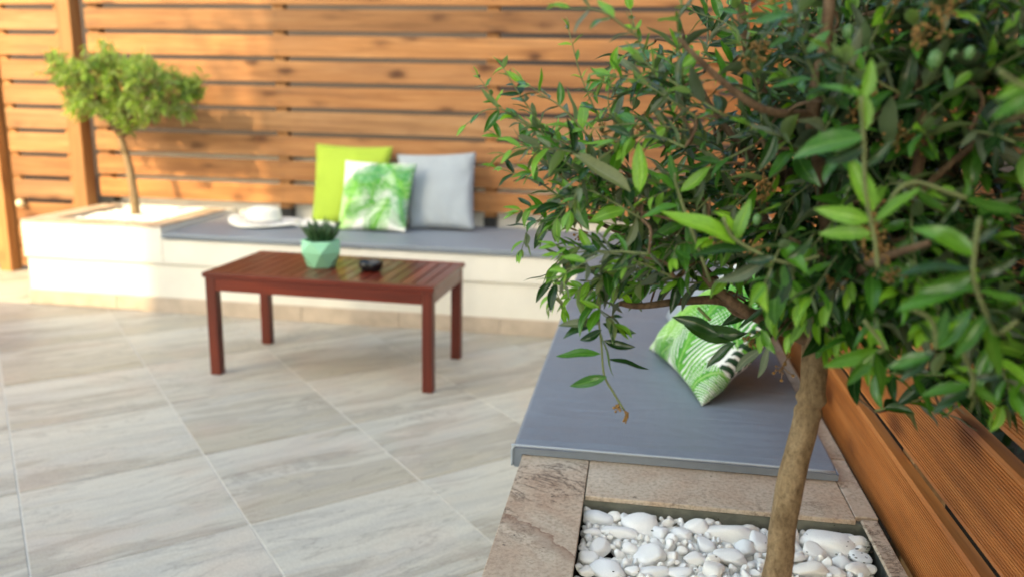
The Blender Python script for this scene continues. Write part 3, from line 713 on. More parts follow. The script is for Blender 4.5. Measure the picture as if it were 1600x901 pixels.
# (photo x, y, width, height in pixels, tilt) of the stones large enough to be told apart
BIG = [(930, 808, 48, 34, 10, 'broad white pebble filling the far left corner of the near planter'),
 (1003, 812, 58, 48, -15, 'big round white pebble with a tiny dark speck against the far planter edge'),
 (971, 834, 56, 25, 0, 'flat oval white pebble lying below the big speckled one'),
 (924, 833, 30, 20, 20, 'small blunt white pebble touching the left planter edge'),
 (938, 854, 36, 30, 30, 'wrinkled white pebble near the left planter edge'),
 (1016, 866, 58, 46, -25, 'large wedge-shaped white pebble with a ridge on top, left of the trunk'),
 (952, 890, 60, 38, 5, 'large pale pebble cut by the bottom of the view at the left'),
 (906+8, 872, 30, 28, 0, 'cream-tinged pebble beside the left planter edge'),
 (916-4, 894, 28, 18, 0, 'bluish white pebble low beside the left planter edge'),
 (1033, 840-6, 28, 26, 20, 'small knobbly white pebble between the speckled and ridged stones'),
 (1066, 834, 34, 32, 35, 'slanting oval white pebble in the middle of the planter'),
 (1090, 821, 38, 34, -20, 'egg-shaped white pebble leaning on the broad flat one'),
 (1142, 832, 72, 40, 5, 'broadest flat white pebble just left of the trunk'),
 (1162, 816, 34, 22, -10, 'domed white pebble behind the broadest flat one'),
 (1104, 853, 34, 26, -15, 'lumpy white pebble below the egg-shaped one'),
 (1143, 870, 62, 34, 25, 'long white pebble with a dark dimple sloping towards the trunk'),
 (1166, 856, 34, 30, 30, 'smooth white pebble tucked beside the trunk'),
 (1187, 845, 28, 48, 10, 'tall upright white pebble touching the left of the trunk'),
 (1086, 875, 40, 22, 0, 'low white pebble in front of the lumpy one'),
 (1117, 890, 38, 34, 20, 'two-faced white pebble at the bottom edge left of the trunk'),
 (1020, 895, 52, 24, -15, 'long low white pebble below the ridged stone at the bottom edge'),
 (1062, 897, 46, 22, 0, 'white pebble with a rounded back at the bottom middle of the planter'),
 (1298, 845, 76, 52, 20, 'largest white pebble right of the trunk'),
 (1328, 829, 38, 40, 60, 'upright oval white pebble at the back right of the planter'),
 (1273, 862, 42, 24, 10, 'small flattened pebble leaning in front of the largest right one'),
 (1266, 889, 60, 34, 5, 'broad white pebble right of the trunk at the bottom edge'),
 (1316, 880, 28, 20, 0, 'triangular white pebble below the largest right one'),
 (1362, 874, 30, 22, 15, 'squat white pebble towards the right planter edge'),
 (1378, 866, 28, 24, -10, 'angular white pebble against the right planter edge'),
 (1356, 853, 24, 16, 20, 'thin white pebble with dark crumbs on it by the right edge'),
 (1366, 848, 30, 20, 45, 'tilted white pebble beside the upright oval one'),
 (1340, 892, 40, 26, -30, 'pointed white pebble at the bottom right'),
 (1380, 893, 34, 20, 0, 'flat white pebble in the bottom right corner'),
 (1240, 873, 30, 20, 0, 'small white pebble close to the right side of the trunk'),
 (1306, 897, 34, 18, 30, 'low white pebble between the bottom right stones'),
 (1238, 835, 22, 34, 10, 'narrow white pebble standing against the right of the trunk'),
 (962, 800-2, 26, 20, 0, 'squarish white pebble at the far edge of the planter'),
 (978, 793, 16, 20, 20, 'little egg-shaped pebble standing up at the far edge'),
 (1042, 801, 20, 22, 20, 'small rounded pebble leaning on the far concrete edge'),
 (1052, 873-2, 20, 24, 10, 'small chipped white pebble beside the ridged stone'),
 (985, 861-2, 24, 24, 20, 'rounded white pebble left of the ridged stone'),
 (1261, 818, 14, 24, 10, 'small white pebble right behind the trunk'),
]
PG = 'white pebbles in the near planter'
placed = []
rs = random.Random(11)
for i, (px, py, wd, ht, tl, lab) in enumerate(BIG):
    ztop = .392 if ht < 30 else .396
    p = at(px, py, 2, ztop-.006); dist = (p-CAM).length
    rx = wd/2*dist/FPX*1.04; rv = ht/2*dist/FPX*1.06
    rz = rv*.72; ry = rv*1.22
    o = link('pebble', PMESH[i % 10]); tag(o, lab, 'pebble', PG)
    o.location = (p.x, p.y, .394-rz*.35 if ht > 24 else .390-rz*.1); o.rotation_euler = (rs.uniform(-.2, .2), rs.uniform(-.2, .2), math.radians(-tl))
    # keep clear of the walls
    o.location.x = min(max(o.location.x, -.066+rx*.85), .470-rx*.6); o.location.y = min(o.location.y, 1.56-ry*.8)
    o.scale = (rx, ry, rz); placed.append((o.location.x, o.location.y, (rx+ry)/2*.80))
cnt = 0
for tries in range(9000):
    r = rs.choice([.0065, .008, .0095, .0115, .0135, .015]); x = rs.uniform(-.065, .468); y = rs.uniform(1.33, 1.562)
    if x > .44 and y < 1.4+ (x-.44): continue
    if any((x-a)**2+(y-b)**2 < (r*.8+c)**2*.92 for a, b, c in placed): continue
    o = link('pebble', rs.choice(PMESH)); o.location = (x, y, .385+rs.uniform(-.004, .006)); o.rotation_euler = (rs.uniform(0, 3), rs.uniform(0, 3), rs.uniform(0, 6)); o.scale = (r*1.15, r, r*.85)
    zx = ('at the left planter edge', 'left of the middle', 'just left of the trunk', 'just right of the trunk', 'near the right planter edge')[0 if x < .0 else 1 if x < .12 else 2 if x < .25 else 3 if x < .36 else 4]
    zy = 'by the far rim' if y > 1.515 else 'among the middle stones' if y > 1.44 else 'at the bottom of view'
    tag(o, ('tiny' if r < .009 else 'small')+' white pebble '+zy+', '+zx, 'pebble', PG)
    placed.append((x, y, r*.8)); cnt += 1
    if cnt > 190: break
def gravel(name, x0, x1, y0, y1, z, r0, r1, n, parent=None, seed=0, layers=1):
    bm = bmesh.new(); rs = random.Random(seed); src = []
    for me in PS: src.append(([v.co.copy() for v in me.vertices], [tuple(p.vertices) for p in me.polygons]))
    V = []; F = []
    for i in range(n):
        r = rs.uniform(r0, r1); vs, fs = rs.choice(src)
        m = Matrix.Translation((rs.uniform(x0, x1), rs.uniform(y0, y1), z+rs.uniform(-.006, .004))) @ Matrix.Rotation(rs.uniform(0, 6), 4, 'Z') @ Matrix.Rotation(rs.uniform(0, 3), 4, 'X') @ Matrix.Diagonal((r*1.2, r, r*.8, 1))
        b = len(V); V += [tuple(m @ v) for v in vs]; F += [tuple(b+k for k in f) for f in fs]
    me = bpy.data.meshes.new(name); me.from_pydata(V, [], F); me.materials.append(M['pebble_small']); bm.free()
    return link(name, me, None, parent, True)
o = gravel('fine_pebbles', -.066, .470, 1.31, 1.562, .372, .011, .016, 620, seed=3)
tag(o, 'bed of small white pebbles under the larger stones of the near planter', 'pebbles', kind='stuff')
o = gravel('pebble_bed', -.06, .470, .5, 1.33, .375, .010, .02, 900, seed=4)
tag(o, 'mass of white pebbles round the foot of the near olive trunk', 'pebbles', kind='stuff')
o = gravel('pebble_bed', XL+.14, -2.71, YB+.14, 4.88, .455, .010, .022, 1500, seed=5)
tag(o, 'sunlit white pebbles round the small olive tree at the left end of the back bench', 'pebbles', kind='stuff')

# a few dark crumbs of dry blossom lying on the stones
bm = bmesh.new(); rs = random.Random(8)
for i in range(46):
    q = at(*((rs.gauss(1345, 14), rs.gauss(853, 10)) if i < 26 else (rs.uniform(915, 1380), rs.uniform(800, 895))), 2, .403+rs.uniform(-.004, .003))
    bmesh.ops.create_icosphere(bm, subdivisions=1, radius=rs.uniform(.0009, .0019), matrix=Matrix.Translation(q) @ Matrix.Diagonal((1.6, 1, .6, 1)))
o = obm('plant_crumbs', bm, M['soil']); tag(o, 'dark crumbs of dry blossom scattered on the white pebbles', 'plant litter', kind='stuff')
# ------------------------------------------------------------ leaves
def leaf_mesh(seed, wid=.13, curl=.12, fold=.25, nseg=7):
    """an olive leaf along +X, unit length, upper side +Z"""
    rs = random.Random(seed); bm = bmesh.new(); rows = []
    side = rs.uniform(-.10, .10)
    for i in range(nseg+1):
        t = i/nseg; wl = wid*(math.sin(math.pi*min(1, t**.85))**.75)*(1 if t < .5 else 1-.15*(t-.5))
        if i == 0: wl = .012
        if i == nseg: wl = .002
        z = -curl*t*t+.02*math.sin(t*9+seed); y = side*math.sin(math.pi*t)
        rows.append([bm.verts.new((t, y-wl, z+fold*wl)), bm.verts.new((t, y-wl*.5, z+fold*wl*.35)), bm.verts.new((t, y, z)), bm.verts.new((t, y+wl*.5, z+fold*wl*.35)), bm.verts.new((t, y+wl, z+fold*wl))])
    for a, b in zip(rows, rows[1:]):
        for k in range(4): bm.faces.new((a[k], b[k], b[k+1], a[k+1]))
    me = bpy.data.meshes.new('leaf'); bm.to_mesh(me); bm.free(); me.shade_smooth()
    at_ = me.attributes.new('rib', 'FLOAT', 'POINT'); at_.data.foreach_set('value', [(1.0 if i % 5 == 2 else 0.0) for i in range(len(me.vertices))]); return me
LM = []
for mi in range(4):
    row = []
    for s in range(5):
        me = leaf_mesh(mi*7+s, wid=(.155, .162, .175, .118)[mi]*random.Random(mi*5+s).uniform(.85, 1.15), curl=random.Random(s+mi).uniform(-.08, .28), fold=random.Random(s*3+mi).uniform(.15, .6))
        me.materials.append(LEAF[mi]); row.append(me)
    LM.append(row)
LEAVES = []    # (matrix, material, shape)
def add_leaf(p, d, up, ln, mi, rs):
    d = d.normalized(); y = up.cross(d)
    if y.length < .01: y = Vector((1, 0, 0)).cross(d)
    y.normalize(); z = d.cross(y)
    r = Matrix((d, y, z)).transposed()
    LEAVES.append((Matrix.Translation(p) @ (r.to_4x4()) @ Matrix.Rotation(rs.uniform(-.6, .6), 4, 'X') @ Matrix.Scale(ln, 4), mi, rs.randrange(5)))
TWIGS = []
def sprig(pts, rs, ln=.045, step=.016, mix=(.35, .4, .15, .1), start=.12, spread=1.0, tip=True, r0=.0017, dz=0):
    """a leafy twig: opposite leaf pairs along a curve"""
    c = curve(pts, 5); tot = sum((b-a).length for a, b in zip(c, c[1:]))
    TWIGS.append((c, [r0*(1-.65*i/(len(c)-1)) for i in range(len(c))]))
    pos = tot*start; acc = 0; k = 0; ph = rs.uniform(0, 3)
    for a, b in zip(c, c[1:]):
        sl_ = (b-a).length
        while acc+sl_ >= pos and pos <= tot:
            t = (pos-acc)/max(sl_, 1e-6); p = a.lerp(b, min(1, t)); d = (b-a).normalized()
            s = d.cross(Vector((rs.uniform(-.2, .2), rs.uniform(-.2, .2), 1)));
            if s.length < .05: s = Vector((1, 0, 0))
            s.normalize(); u = s.cross(d); aa = ph+k*math.pi/2*.9
            side = s*math.cos(aa)+u*math.sin(aa)
            f = pos/tot; size = ln*(1-.45*max(0, f-.6)/.4)*rs.uniform(.6, 1.15)
            for sg in (1, -1):
                if rs.random() < .08: continue
                dd = d*rs.uniform(.45, .95)+side*sg*rs.uniform(.7, 1.1)*spread+Vector((0, 0, rs.uniform(-.35, .12)))
                mi = rs.choices(range(4), mix)[0]
                if f > .8 and rs.random() < .6: mi = 2 if mix[2] > .08 else 1
                add_leaf(p, dd, Vector((rs.uniform(-.5, .5), rs.uniform(-.7, .2), 1)), size, mi, rs)
            pos += step*rs.uniform(.8, 1.25); k += 1
        acc += sl_
    if tip:
        d = (c[-1]-c[-2]).normalized()
        for q in range(2): add_leaf(c[-1], d+Vector((rs.uniform(-.3, .3), rs.uniform(-.3, .3), rs.uniform(-.2, .3))), Vector((0, -.3, 1)), ln*rs.uniform(.5, .7), 2, rs)

# ------------------------------------------------------------ near olive tree
tr = empty('olive_tree', (.236, 1.10, .36), 'young olive tree in the near planter, its leafy crown filling the upper right', 'tree', 'olive trees')
YT = 1.12
base = Vector((.205, 1.09, .33))
tp = [base, at(1213, 901, 1, 1.105), at(1222, 830, 1, 1.11), at(1238, 740, 1, 1.115), at(1256, 670, 1, 1.12), at(1268, 615, 1, 1.12), at(1273, 560, 1, 1.125), at(1276, 520, 1, 1.13), at(1285, 470, 1, 1.13)]
cv = curve(tp, 10)
def trad(p):
    r = .0198-.0030*max(0, min(1, (p.z-.5)/.45))
    kz = at(1270, 622, 1, 1.12).z
    r += .0032*math.exp(-((p.z-kz)/.006)**2)-.0022*math.exp(-((p.z-kz+.011)/.004)**2)+.0016*math.exp(-((p.z-kz+.02)/.006)**2)
    r += .005*math.exp(-((p.z-.935)/.02)**2)
    return r
cv2 = []
for a, b in zip(cv, cv[1:]): cv2 += [a, a.lerp(b, .5)]
cv2.append(cv[-1])
obm('trunk', tube_bm(cv2, [trad(p) for p in cv2], 28, wob=.07), M['bark'], tr, True)
LIMB = []
def limb(pts, r0, r1, n=7):
    c = curve(pts, 8); LIMB.append(c)
    k = len(c); obm('branch', tube_bm(c, [r0+(r1-r0)*i/(k-1) for i in range(k)], 9, wob=.12), M['limb'], tr, True)
A = lambda x, y, d: at(x, y, 1, d)
top = A(1276, 535, 1.13)
limb([top, A(1235, 508, 1.14), A(1190, 497, 1.16), A(1130, 470, 1.17), A(1070, 470, 1.17), A(1000, 478, 1.16), A(968, 474, 1.15)], .0105, .0035)
limb([top, A(1225, 515, 1.12), A(1160, 482, 1.10), A(1110, 440, 1.12), A(1075, 380, 1.15), A(1010, 300, 1.16), A(940, 230, 1.15)], .0100, .0028)
limb([top, A(1215, 490, 1.16), A(1150, 486, 1.19), A(1095, 415, 1.24), A(1030, 395, 1.28), A(960, 360, 1.28), A(900, 330, 1.25)], .0085, .0025)
limb([A(1285, 480, 1.13), A(1262, 410, 1.14), A(1235, 300, 1.17), A(1215, 190, 1.2), A(1175, 100, 1.2), A(1150, -20, 1.2)], .0125, .006)
limb([A(1285, 480, 1.13), A(1295, 390, 1.08), A(1285, 290, 1.05), A(1270, 180, 1.02), A(1290, 60, 1.0), A(1300, -60, 1.0)], .0110, .006)
limb([A(1285, 490, 1.13), A(1340, 440, 1.08), A(1400, 350, 1.03), A(1440, 230, 1.0), A(1430, 80, 1.0)], .0105, .005)
limb([A(1400, 350, 1.03), A(1470, 270, .98), A(1560, 200, .95), A(1660, 150, .93)], .0050, .0035)
limb([A(1282, 500, 1.13), A(1330, 480, 1.2), A(1390, 400, 1.26), A(1420, 300, 1.3), A(1400, 180, 1.32)], .0095, .004)
limb([A(1285, 470, 1.12), A(1330, 430, .98), A(1390, 400, .88), A(1450, 380, .82)], .0085, .003)
limb([A(1235, 300, 1.17), A(1150, 220, 1.2), A(1090, 130, 1.22), A(1060, 30, 1.2)], .0062, .0025)
limb([A(1270, 180, 1.02), A(1190, 170, .98), A(1120, 120, .96), A(1060, 60, .95)], .0060, .0025)
limb([A(1262, 410, 1.14), A(1200, 350, 1.28), A(1140, 260, 1.36), A(1100, 160, 1.4)], .0062, .0025)
ALLP = [p for c in LIMB for p in c]
rs = random.Random(42)
# the outline of the crown as seen from the patio
POLY = [(800, 165), (835, 150), (880, 150), (930, 125), (985, 95), (1035, 40), (1050, -400), (2050, -400), (2050, 540), (1650, 640), (1560, 640), (1470, 600), (1400, 560), (1330, 545), (1255, 520), (1180, 470), (1080, 440), (1010, 470), (950, 490), (895, 470), (862, 380), (830, 290), (800, 210)]
def inside(x, y, P=POLY):
    c = False; j = len(P)-1
    for i in range(len(P)):
        xi, yi = P[i]; xj, yj = P[j]
        if (yi > y) != (yj > y) and x < (xj-xi)*(y-yi)/(yj-yi)+xi: c = not c
        j = i
    return c
CC = Vector((.29, 1.12, 1.14))
def grow(px, py, dep, mix, ln=.053, step=.0165, L0=(.09, .16)):
    tipp = at(px, py, 1, dep)
    if tipp.x > XF-.035: return False
    if tipp.z > 1.85: return False
    out = (tipp-CC); out.z *= .8; out = out.normalized()+Vector((rs.gauss(0, .45), rs.gauss(0, .45), rs.gauss(.05, .45)))
    out.normalize(); Ls = rs.uniform(*L0)
    root = tipp-out*Ls; mid = tipp-out*Ls*.5+Vector((rs.gauss(0, .008), rs.gauss(0, .008), rs.uniform(.0, .018)))
    if root.x > XF-.03: return False
    for e_ in (root, mid):
        qq = proj(e_)
        if qq[1] > 490 and qq[0] < 1200: return False
    near = min(ALLP, key=lambda q: (q-root).length_squared)
    sprig([root, mid, tipp], rs, ln, step, mix, start=.08)
    if (near-root).length < .34:
        mm = near.lerp(root, .5)+Vector((rs.gauss(0, .008), rs.gauss(0, .008), rs.uniform(-.008, .012)))
        c = curve([near, mm, root], 4); k = len(c); TWIGS.append((c, [.0026-.001*i/(k-1) for i in range(k)]))
    ALLP.append(root)
    return True
n = 0
while n < 310:
    px = rs.uniform(790, 1700); py = rs.uniform(-90, 640)
    if not inside(px, py): continue
    # thinner at the upper left, where the fence shows through
    if px < 1130 and py < 270 and rs.random() < .68: continue
    if px < 1130 and py >= 270 and rs.random() < .15: continue
    if px > 1130 and py < 430 and rs.random() < .50: continue
    far = rs.random()
    dep = rs.uniform(.86, 1.06) if (far < .18 and px > 1080) else rs.uniform(1.0, 1.42)
    if px > 1420: dep = rs.uniform(.86, 1.08)
    if px < 1100: dep = rs.uniform(1.02, 1.3)
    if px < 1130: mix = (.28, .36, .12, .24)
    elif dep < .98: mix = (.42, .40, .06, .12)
    else: mix = (.78, .12, .02, .08)  # deeper leaves mostly dark: crown shade put into the leaf colour
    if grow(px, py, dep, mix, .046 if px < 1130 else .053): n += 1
# interior twigs, further back; dark leaf colour stands in for shade in the crown
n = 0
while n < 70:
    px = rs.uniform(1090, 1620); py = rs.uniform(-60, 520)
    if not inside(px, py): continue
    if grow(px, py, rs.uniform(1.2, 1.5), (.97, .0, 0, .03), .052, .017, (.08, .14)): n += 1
# the sprigs that draw the outline
y_ = Vector((0, 0, 0)); GM = (.25, .5, .15, .10)
sprig([A(960, 255, 1.15), A(935, 185, 1.14), A(908, 120, 1.13), A(888, 45, 1.12)], rs, .028, .021, (.2, .6, .1, .1))
sprig([A(950, 260, 1.15), A(860, 215, 1.14), A(790, 175, 1.13), A(748, 120, 1.12)], rs, .026, .012, (.1, .5, .2, .2))
sprig([A(870, 230, 1.14), A(820, 160, 1.13), A(785, 105, 1.13)], rs, .032, .013, (.2, .5, .2, .1))
sprig([A(850, 215, 1.14), A(800, 178, 1.13), A(760, 172, 1.12), A(728, 195, 1.12)], rs, .034, .03, (0, .4, .2, .4))
sprig([A(1060, 200, 1.15), A(1030, 130, 1.13), A(1000, 70, 1.12), A(985, 15, 1.12)], rs, .034, .014, (.2, .6, .1, .1))
sprig([A(900, 330, 1.2), A(850, 290, 1.18), A(800, 270, 1.17), A(775, 262, 1.16)], rs, .036, .015, GM)
sprig([A(900, 360, 1.2), A(860, 345, 1.18), A(830, 350, 1.17), A(815, 390, 1.16)], rs, .04, .013, GM)
sprig([A(930, 380, 1.2), A(885, 395, 1.18), A(862, 430, 1.17), A(880, 480, 1.17)], rs, .045, .013, (.5, .4, .1, 0))
sprig([A(1000, 60, .95), A(940, 18, .94), A(890, 14, .93)], rs, .045, .03, (.1, .5, .2, .2))
sprig([A(960, 400, 1.12), A(940, 440, 1.11), A(935, 480, 1.11), A(960, 505, 1.1)], rs, .05, .013, (.5, .4, .1, 0))
for q in ([(930, 250), (880, 235), (830, 230), (790, 240)], [(900, 300), (850, 250), (815, 225), (780, 215)], [(920, 215), (880, 170), (850, 150), (820, 130)], [(940, 330), (890, 320), (850, 320), (812, 330)],
          [(1000, 240), (960, 190), (950, 150), (960, 110)], [(960, 290), (900, 270), (860, 265), (830, 270)], [(930, 420), (890, 420), (870, 440), (862, 470)], [(1040, 250), (1050, 190), (1070, 150), (1080, 110)], [(1000, 420), (960, 430), (920, 440), (890, 465)]):
    d_ = rs.uniform(1.08, 1.2); sprig([A(x, y, d_) for x, y in q], rs, .047, .0145, (.2, .4, .15, .25))
# low leafy twigs that hide the fork of the trunk
for x, y, d_ in [(1235, 520, 1.02), (1275, 500, 1.0), (1315, 520, 1.0), (1350, 560, .98), (1300, 470, .96), (1255, 470, .97), (1210, 480, 1.0), (1330, 500, 1.04), (1290, 540, 1.03), (1380, 560, 1.0), (1190, 520, 1.04), (1240, 440, .95), (1330, 440, .95)]:
    sprig([A(x-rs.uniform(-35, 35), y-75, d_+.03), A(x+rs.uniform(-14, 14), y-35, d_+.01), A(x, y, d_)], rs, .05, .0135, (.55, .35, .05, .05))
# the hanging sprig over the pad
hang = [A(938, 470, 1.12), A(936, 500, 1.11), A(940, 540, 1.10), A(944, 585, 1.09), A(958, 612, 1.09), A(975, 640, 1.09)]
c = curve(hang, 6); TWIGS.append((c, [.0016]*len(c)))
def lf(x0, y0, x1, y1, d, mi, up=(0, -.6, 1), d1=None):
    a = A(x0, y0, d); b = A(x1, y1, d1 or d); v = b-a
    add_leaf(a, v, Vector(up), v.length, mi, rs)
lf(938, 552, 868, 556, 1.09, 1); lf(941, 520, 962, 590, 1.09, 1, (-1, -.6, .1)); lf(948, 588, 890, 603, 1.08, 1)
lf(940, 515, 903, 530, 1.10, 0); lf(938, 505, 872, 508, 1.10, 3); lf(938, 500, 880, 530, 1.10, 0); lf(942, 505, 995, 520, 1.12, 0); lf(944, 532, 993, 542, 1.12, 0)
lf(950, 560, 1015, 577, 1.13, 0, (0, -.2, 1)); lf(936, 480, 905, 468, 1.1, 2)
# near bright sprigs at the right, out of focus
def manual(stem, leaves, d, ln_mi):
    c = curve([A(x, y, d) for x, y in stem], 6); TWIGS.append((c, [.0022]*len(c)))
    for (a, b, x, y, mi) in leaves: lf(a, b, x, y, d, mi, (rs.uniform(-.4, .4), -1, .8))
manual([(1372, 420), (1366, 370), (1352, 300), (1350, 230), (1345, 150)],
       [(1366, 330, 1330, 245, 2), (1366, 345, 1438, 292, 2), (1360, 345, 1275, 325, 2), (1362, 365, 1280, 362, 2), (1345, 150, 1278, 132, 1), (1350, 215, 1240, 235, 1), (1350, 205, 1345, 130, 2), (1353, 260, 1395, 215, 0), (1352, 225, 1290, 255, 0), (1345, 160, 1365, 90, 2)], .83, 0)
manual([(1372, 350), (1400, 300), (1430, 285), (1480, 300), (1510, 310)], [(1505, 312, 1515, 280, 1), (1505, 312, 1600, 335, 1), (1430, 285, 1400, 270, 1), (1500, 310, 1470, 350, 0)], .84, 0)
manual([(1530, 340), (1522, 400), (1522, 440), (1545, 500), (1558, 520), (1590, 500)],
       [(1525, 400, 1440, 350, 1), (1522, 420, 1400, 430, 0), (1522, 430, 1430, 455, 1), (1524, 445, 1400, 475, 1), (1530, 455, 1600, 470, 1), (1530, 470, 1580, 540, 0), (1524, 430, 1590, 400, 0), (1545, 500, 1560, 590, 1), (1525, 380, 1570, 350, 0), (1540, 490, 1490, 560, 1)], .76, 0)
manual([(1420, 480), (1455, 500), (1462, 545)],
       [(1458, 540, 1480, 480, 1), (1460, 545, 1535, 500, 2), (1460, 550, 1385, 575, 1), (1462, 545, 1520, 480, 1), (1460, 550, 1400, 590, 0), (1458, 535, 1430, 500, 0)], .78, 0)
manual([(1500, 540), (1520, 590), (1515, 620)],
       [(1515, 600, 1440, 617, 1), (1515, 610, 1455, 648, 0), (1518, 610, 1540, 655, 0), (1518, 600, 1520, 650, 3), (1520, 600, 1560, 630, 1), (1515, 590, 1470, 570, 0), (1520, 590, 1570, 580, 0)], .80, 0)
manual([(1350, 500), (1380, 540), (1372, 550)], [(1368, 552, 1380, 622, 1), (1365, 552, 1325, 605, 1), (1372, 545, 1288, 577, 1), (1375, 545, 1430, 590, 0)], .86, 0)
manual([(1560, 110), (1590, 130), (1625, 140)], [(1625, 140, 1555, 185, 1), (1620, 125, 1560, 155, 2), (1610, 120, 1570, 100, 1), (1600, 175, 1660, 150, 2)], .70, 0)
manual([(1280, 400), (1225, 410), (1150, 375), (1130, 340)], [(1225, 410, 1200, 490, 0), (1225, 415, 1210, 515, 1), (1150, 375, 1170, 310, 2), (1150, 372, 1125, 325, 2), (1200, 400, 1115, 440, 3), (1150, 380, 1040, 320, 2), (1170, 390, 1080, 400, 0), (1225, 410, 1270, 370, 0)], .92, 0)
manual([(1110, 440), (1060, 300), (1055, 270)], [(1000, 300, 990, 225, 2), (1060, 300, 1020, 262, 1), (1065, 300, 1105, 255, 2), (1058, 290, 1045, 240, 1), (985, 300, 895, 240, 3), (1060, 320, 1000, 335, 1)], 1.02, 0)
manual([(1090, 480), (1110, 500)], [(1120, 520, 1050, 495, 0), (1160, 520, 1070, 510, 0), (1120, 525, 1170, 520, 0)], 1.12, 0)
lf(1150, 535, 1097, 568, 1.09, 0); lf(1190, 545, 1148, 582, 1.08, 3); lf(1200, 540, 1180, 590, 1.08, 3)
# build twigs
for c, r in TWIGS:
    obm('twig', tube_bm(c, r, 5), M['twig'] if r[0] < .0024 else M['limb'], tr, True)
# leaves: drop those that would pierce the fence, then the largest in view as parts, the rest as one
keep = []
for (m_, mi, s) in LEAVES:
    a = m_ @ Vector((0, 0, 0)); b = m_ @ Vector((1, 0, 0))
    if max(a.x, b.x) > XF-.006: continue
    if min((a-CAM).length, (b-CAM).length) < .42: continue
    q = proj(m_ @ Vector((.5, 0, 0))); L_ = m_.to_scale().x
    inn = -40 < q[0] < 1640 and -40 < q[1] < 940
    # the pad and trunk stay in view as in the photograph
    if q[1] > 500 and q[0] < 860: continue
    if 860 < q[0] < 1290 and q[1] > 665: continue
    keep.append(((L_/q[2] if inn else 0), m_, mi, s))
keep.sort(key=lambda t: -t[0])
for k, (_, m_, mi, s) in enumerate(keep[:300]):
    o = link('leaf', LM[mi][s], None, tr); o.matrix_basis = m_
V = [[] for _ in range(4)]; F = [[] for _ in range(4)]
allV = []; allF = []; allM = []; allR = []
srcs = [[(np.array([v.co[:] for v in me.vertices]), [tuple(p.vertices) for p in me.polygons], [(1.0 if i % 5 == 2 else 0.0) for i in range(len(me.vertices))]) for me in row] for row in LM]
off = 0
for _, m_, mi, s in keep[300:]:
    vs, fs, rb_ = srcs[mi][s]; allR += rb_; mm = np.array(m_); w_ = vs @ mm[:3, :3].T+mm[:3, 3]
    allV.append(w_); allF += [tuple(off+q for q in f) for f in fs]; allM += [mi]*len(fs); off += len(vs)
me = bpy.data.meshes.new('foliage'); me.from_pydata(np.concatenate(allV).tolist(), [], allF)
for m_ in LEAF: me.materials.append(m_)
me.polygons.foreach_set('material_index', allM); me.update()
me.attributes.new('rib', 'FLOAT', 'POINT').data.foreach_set('value', allR)
o = link('foliage', me, None, tr, True); o['kind'] = 'stuff'
print('leaves', len(keep), 'twigs', len(TWIGS), 'pebbles', cnt, 'tiles', nt_)
# flowers, dry tips and olives
def blossoms(x, y, d, n=5, sz=.03):
    """a little branched stalk carrying tiny buds"""
    bm = bmesh.new(); c0 = A(x, y, d); main = [c0+Vector((rs.uniform(-.3, .3), rs.uniform(-.3, .3), rs.uniform(.3, 1) if i else 0))*sz*i/3 for i in range(4)]
    tube_bm(main, [.0009]*4, 4, bm)
    for i in range(n*3):
        p = main[rs.randrange(1, 4)]; e = p+Vector((rs.gauss(0, 1), rs.gauss(0, 1), rs.gauss(0, 1)))*sz*.22
        tube_bm([p, e], [.0006, .0005], 3, bm)
        bmesh.ops.create_icosphere(bm, subdivisions=1, radius=rs.uniform(.0014, .0026), matrix=Matrix.Translation(e))
    obm('blossom_stalk', bm, M['flower'], tr, True)
for x, y, d in [(1335, 190, .95), (1340, 165, .95), (1405, 235, .95), (1425, 230, .97), (1230, 55, 1.0), (1185, 105, 1.0), (1165, 115, 1.02), (1470, 60, .9), (1440, 75, .9), (1345, 395, .9), (1375, 410, .9), (1390, 440, .88), (1195, 300, 1.05), (1190, 320, 1.05),
                (960, 215, 1.12), (945, 225, 1.12), (1000, 210, 1.13), (1218, 582, 1.1), (1175, 545, 1.1), (1180, 400, .98), (1130, 385, 1.0), (1400, 10, .9), (1480, 20, .9), (1300, 445, .95), (905, 370, 1.15), (1365, 375, .88)]:
    blossoms(x, y, d)
blossoms(966, 640, 1.09, 3, .012)
dt = A(974, 652, 1.09)
bm = bmesh.new()
for i in range(6):
    e = dt+Vector((rs.uniform(-.007, .007), rs.uniform(-.006, .006), rs.uniform(-.008, .004))); tube_bm([A(975, 640, 1.09), A(975, 640, 1.09).lerp(e, .5)+Vector((.003, 0, .002)), e], [.0005, .0009, .0012], 5, bm)
obm('dry_tip', bm, M['flower'], tr, True)
for x, y, d, r in [(1461, 93, .92, .0085), (1325, 50, 1.0, .0072), (1178, 150, 1.05, .006), (1183, 343, 1.0, .006), (1515, 83, .9, .006), (1243, 390, .98, .008), (1490, 85, .95, .005)]:
    bm = bmesh.new(); bmesh.ops.create_uvsphere(bm, u_segments=14, v_segments=10, radius=r, matrix=Matrix.Diagonal((.88, .88, 1.18, 1))); o = obm('olive', bm, M['olive'], tr, True); o.location = A(x, y, d)

